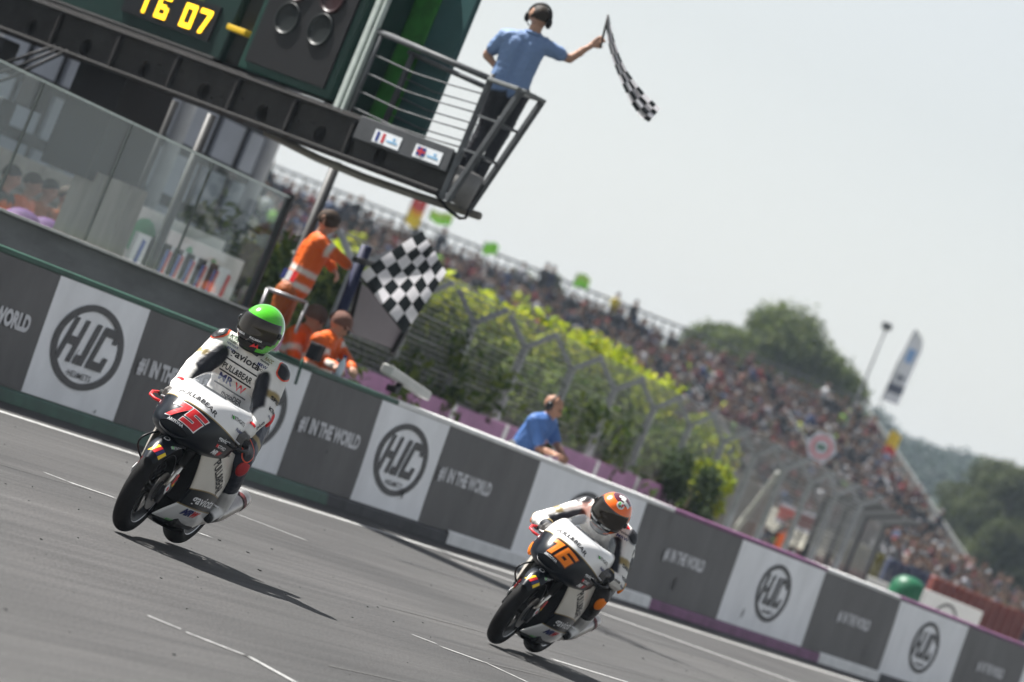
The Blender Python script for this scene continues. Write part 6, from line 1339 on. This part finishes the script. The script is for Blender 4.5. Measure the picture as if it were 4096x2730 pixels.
# people behind the glass
r = random.Random(3)
for i, (px, py, c, sl_, lab) in enumerate(((30, 705, C_OR, C_BK, 'person in an orange vest and black sleeves behind the glass at the stone wall'), (115, 735, C_OR, C_OR, 'person in plain orange overalls standing behind the glass screen'), (185, 760, C_OD, C_OD, 'person in a rust coloured jacket behind the glass screen'), (255, 790, C_OR, C_OD, 'person in an orange vest over a rust jacket behind the glass screen'), (385, 880, C_OD, C_OR, 'stooping figure in rust and orange in front of the gantry footing'), (575, 900, C_BK, C_BK, 'person in black behind the striped barrier boards'), (880, 1080, M('shirt_grey', (.2, .2, .22), .8), C_BK, 'person in a grey shirt near the end post of the glass'))):
    y = 23.0+r.uniform(0, 1.6); hp_ = onY(px, py, y); x = hp_.x; z = hp_.z; fy = r.uniform(-.6, .6); f = V3(math.sin(fy)*.5, -1, 0).normalized(); rt = V3(-f.y, f.x, 0); c0 = V3(x, y, 0)
    ln = f*(.25 if i == 4 else .04)
    J = dict(head=V3(x, y, z)+ln, neck=V3(x, y, z-.15)+ln*.8, chest=V3(x, y, z-.32)+ln*.5, waist=V3(x, y, z-.55)+ln*.2, pelvis=V3(x, y, z-.74))
    for k, q in (('L', -1), ('R', 1)):
        J['sho'+k] = J['chest']+rt*q*.19+V3(0, 0, .1); J['elb'+k] = J['chest']+rt*q*.27+V3(0, 0, -.15); J['hand'+k] = J['waist']+rt*q*.2+f*.25; J['hip'+k] = J['pelvis']+rt*q*.1-V3(0, 0, .06); J['knee'+k] = V3(J['hip'+k].x, J['hip'+k].y, max(.5, z-1.15)); J['ank'+k] = V3(J['hip'+k].x, J['hip'+k].y, max(.1, z-1.58))
    ms = [C_TR, SK, C_BK]+[q for q in {c, sl_} if q not in (C_TR, SK, C_BK)]
    t, hd = human(lab, J, ms, f, c, sl_, C_TR, SK, 1.3, 1.1, voxel=.016, hands=False, base=V3(x, y, 0)); hair_cap(*hd, t, [HAIR, M('hair_brown', (.045, .028, .018), .8)][i % 2])
    if J['ankL'].z > .15:
        s_ = thing('standing_box', (x, y, 0), 'grey box platform under the '+' '.join(lab.split()[:6]), 'platform'); mb = MB(); mb.box((x, y, (J['ankL'].z-.08)/2), (.6, .6, J['ankL'].z-.08)); build('box_body', mb, m_conc, s_, world=True, bevel=.02)
# purple bundles below them
for i, (px, py) in enumerate(((95, 868), (190, 905))):
    q = onY(px, py, 22.4); t = thing('purple_bag', (q.x, 22.4, 0), 'rounded purple equipment bag behind the glass '+('beneath the orange marshals' if i == 0 else 'nearest the gantry footing'), 'bag'); mb = MB(); mb.ell((q.x, 22.4, q.z-.08), (.26, .2, .16), 16, 10); build('bag_body', mb, M('bag_purple', (.10, .03, .14), .7, var=.25, scale=5, bump=.4), t, True, world=True)
    mb = MB(); mb.box((q.x, 22.4, (q.z-.2)/2), (.7, .45, max(q.z-.2, .1))); build('bag_trolley', mb, m_dsteel, t, world=True)
# standing spectators on the back row
for i, (px, py, cset, lab) in enumerate(((2420, 1160, C_BK, 'dark clad spectator standing against the sky on the back row of the stand'), (2060, 1010, C_BK, 'pair mate in black standing on the back row beside the lime flag'), (2085, 1022, M('jacket_navy', (.03, .04, .08), .8), 'spectator in a navy jacket standing on the back row of the stand'), (2345, 1130, M('jacket_yellow', (.5, .40, .03), .8), 'spectator in a yellow jacket standing on the back row by the lime flag'))):
    u = (px-1000)/(3475-1000); b = srow(u, .4); z = at(px, py, (b-CAM).dot(FW)).z; x, y = b.x, b.y; f = SN; rt = V3(-f.y, f.x, 0)
    J = dict(head=V3(x, y, z), neck=V3(x, y, z-.15), chest=V3(x, y, z-.32), waist=V3(x, y, z-.55), pelvis=V3(x, y, z-.74))
    for k, q in (('L', -1), ('R', 1)):
        J['sho'+k] = J['chest']+rt*q*.19+V3(0, 0, .1); J['elb'+k] = J['chest']+rt*q*.27+V3(0, 0, -.15); J['hand'+k] = J['waist']+rt*q*.2+f*.2; J['hip'+k] = J['pelvis']+rt*q*.1-V3(0, 0, .06); J['knee'+k] = J['hip'+k]-V3(0, 0, .4); J['ank'+k] = J['hip'+k]-V3(0, 0, .78)
    ms = [SK]+[q for q in dict.fromkeys([C_BK, cset])]+[C_TR]
    t, hd = human(lab, J, ms, f, cset, cset, C_TR, SK, 1.3, 1.1, voxel=.03, hands=False, eyes=False, base=V3(x, y, b.z)); hair_cap(*hd, t, HAIR)

# ------------------------------------------------------------------ haze
mb = MB(); mb.box((1500, 350, 10), (3400, 2600, 60)); hz_ = build('haze', mb, []) if False else None
me = bpy.data.meshes.new('haze'); me.from_pydata(mb.v, [], mb.f); hz_ = bpy.data.objects.new('haze', me); COL.objects.link(hz_)
hm_ = bpy.data.materials.new('haze_air'); hm_.use_nodes = True; t = hm_.node_tree; t.nodes.clear(); o_ = t.nodes.new('ShaderNodeOutputMaterial'); v_ = t.nodes.new('ShaderNodeVolumePrincipled')
v_.inputs['Color'].default_value = (.72, .85, 1, 1); v_.inputs['Density'].default_value = .00018; v_.inputs['Anisotropy'].default_value = .3
t.links.new(v_.outputs[0], o_.inputs['Volume']); me.materials.append(hm_); hz_['kind'] = 'stuff'; hz_['label'] = 'pale haze in the air over the circuit'
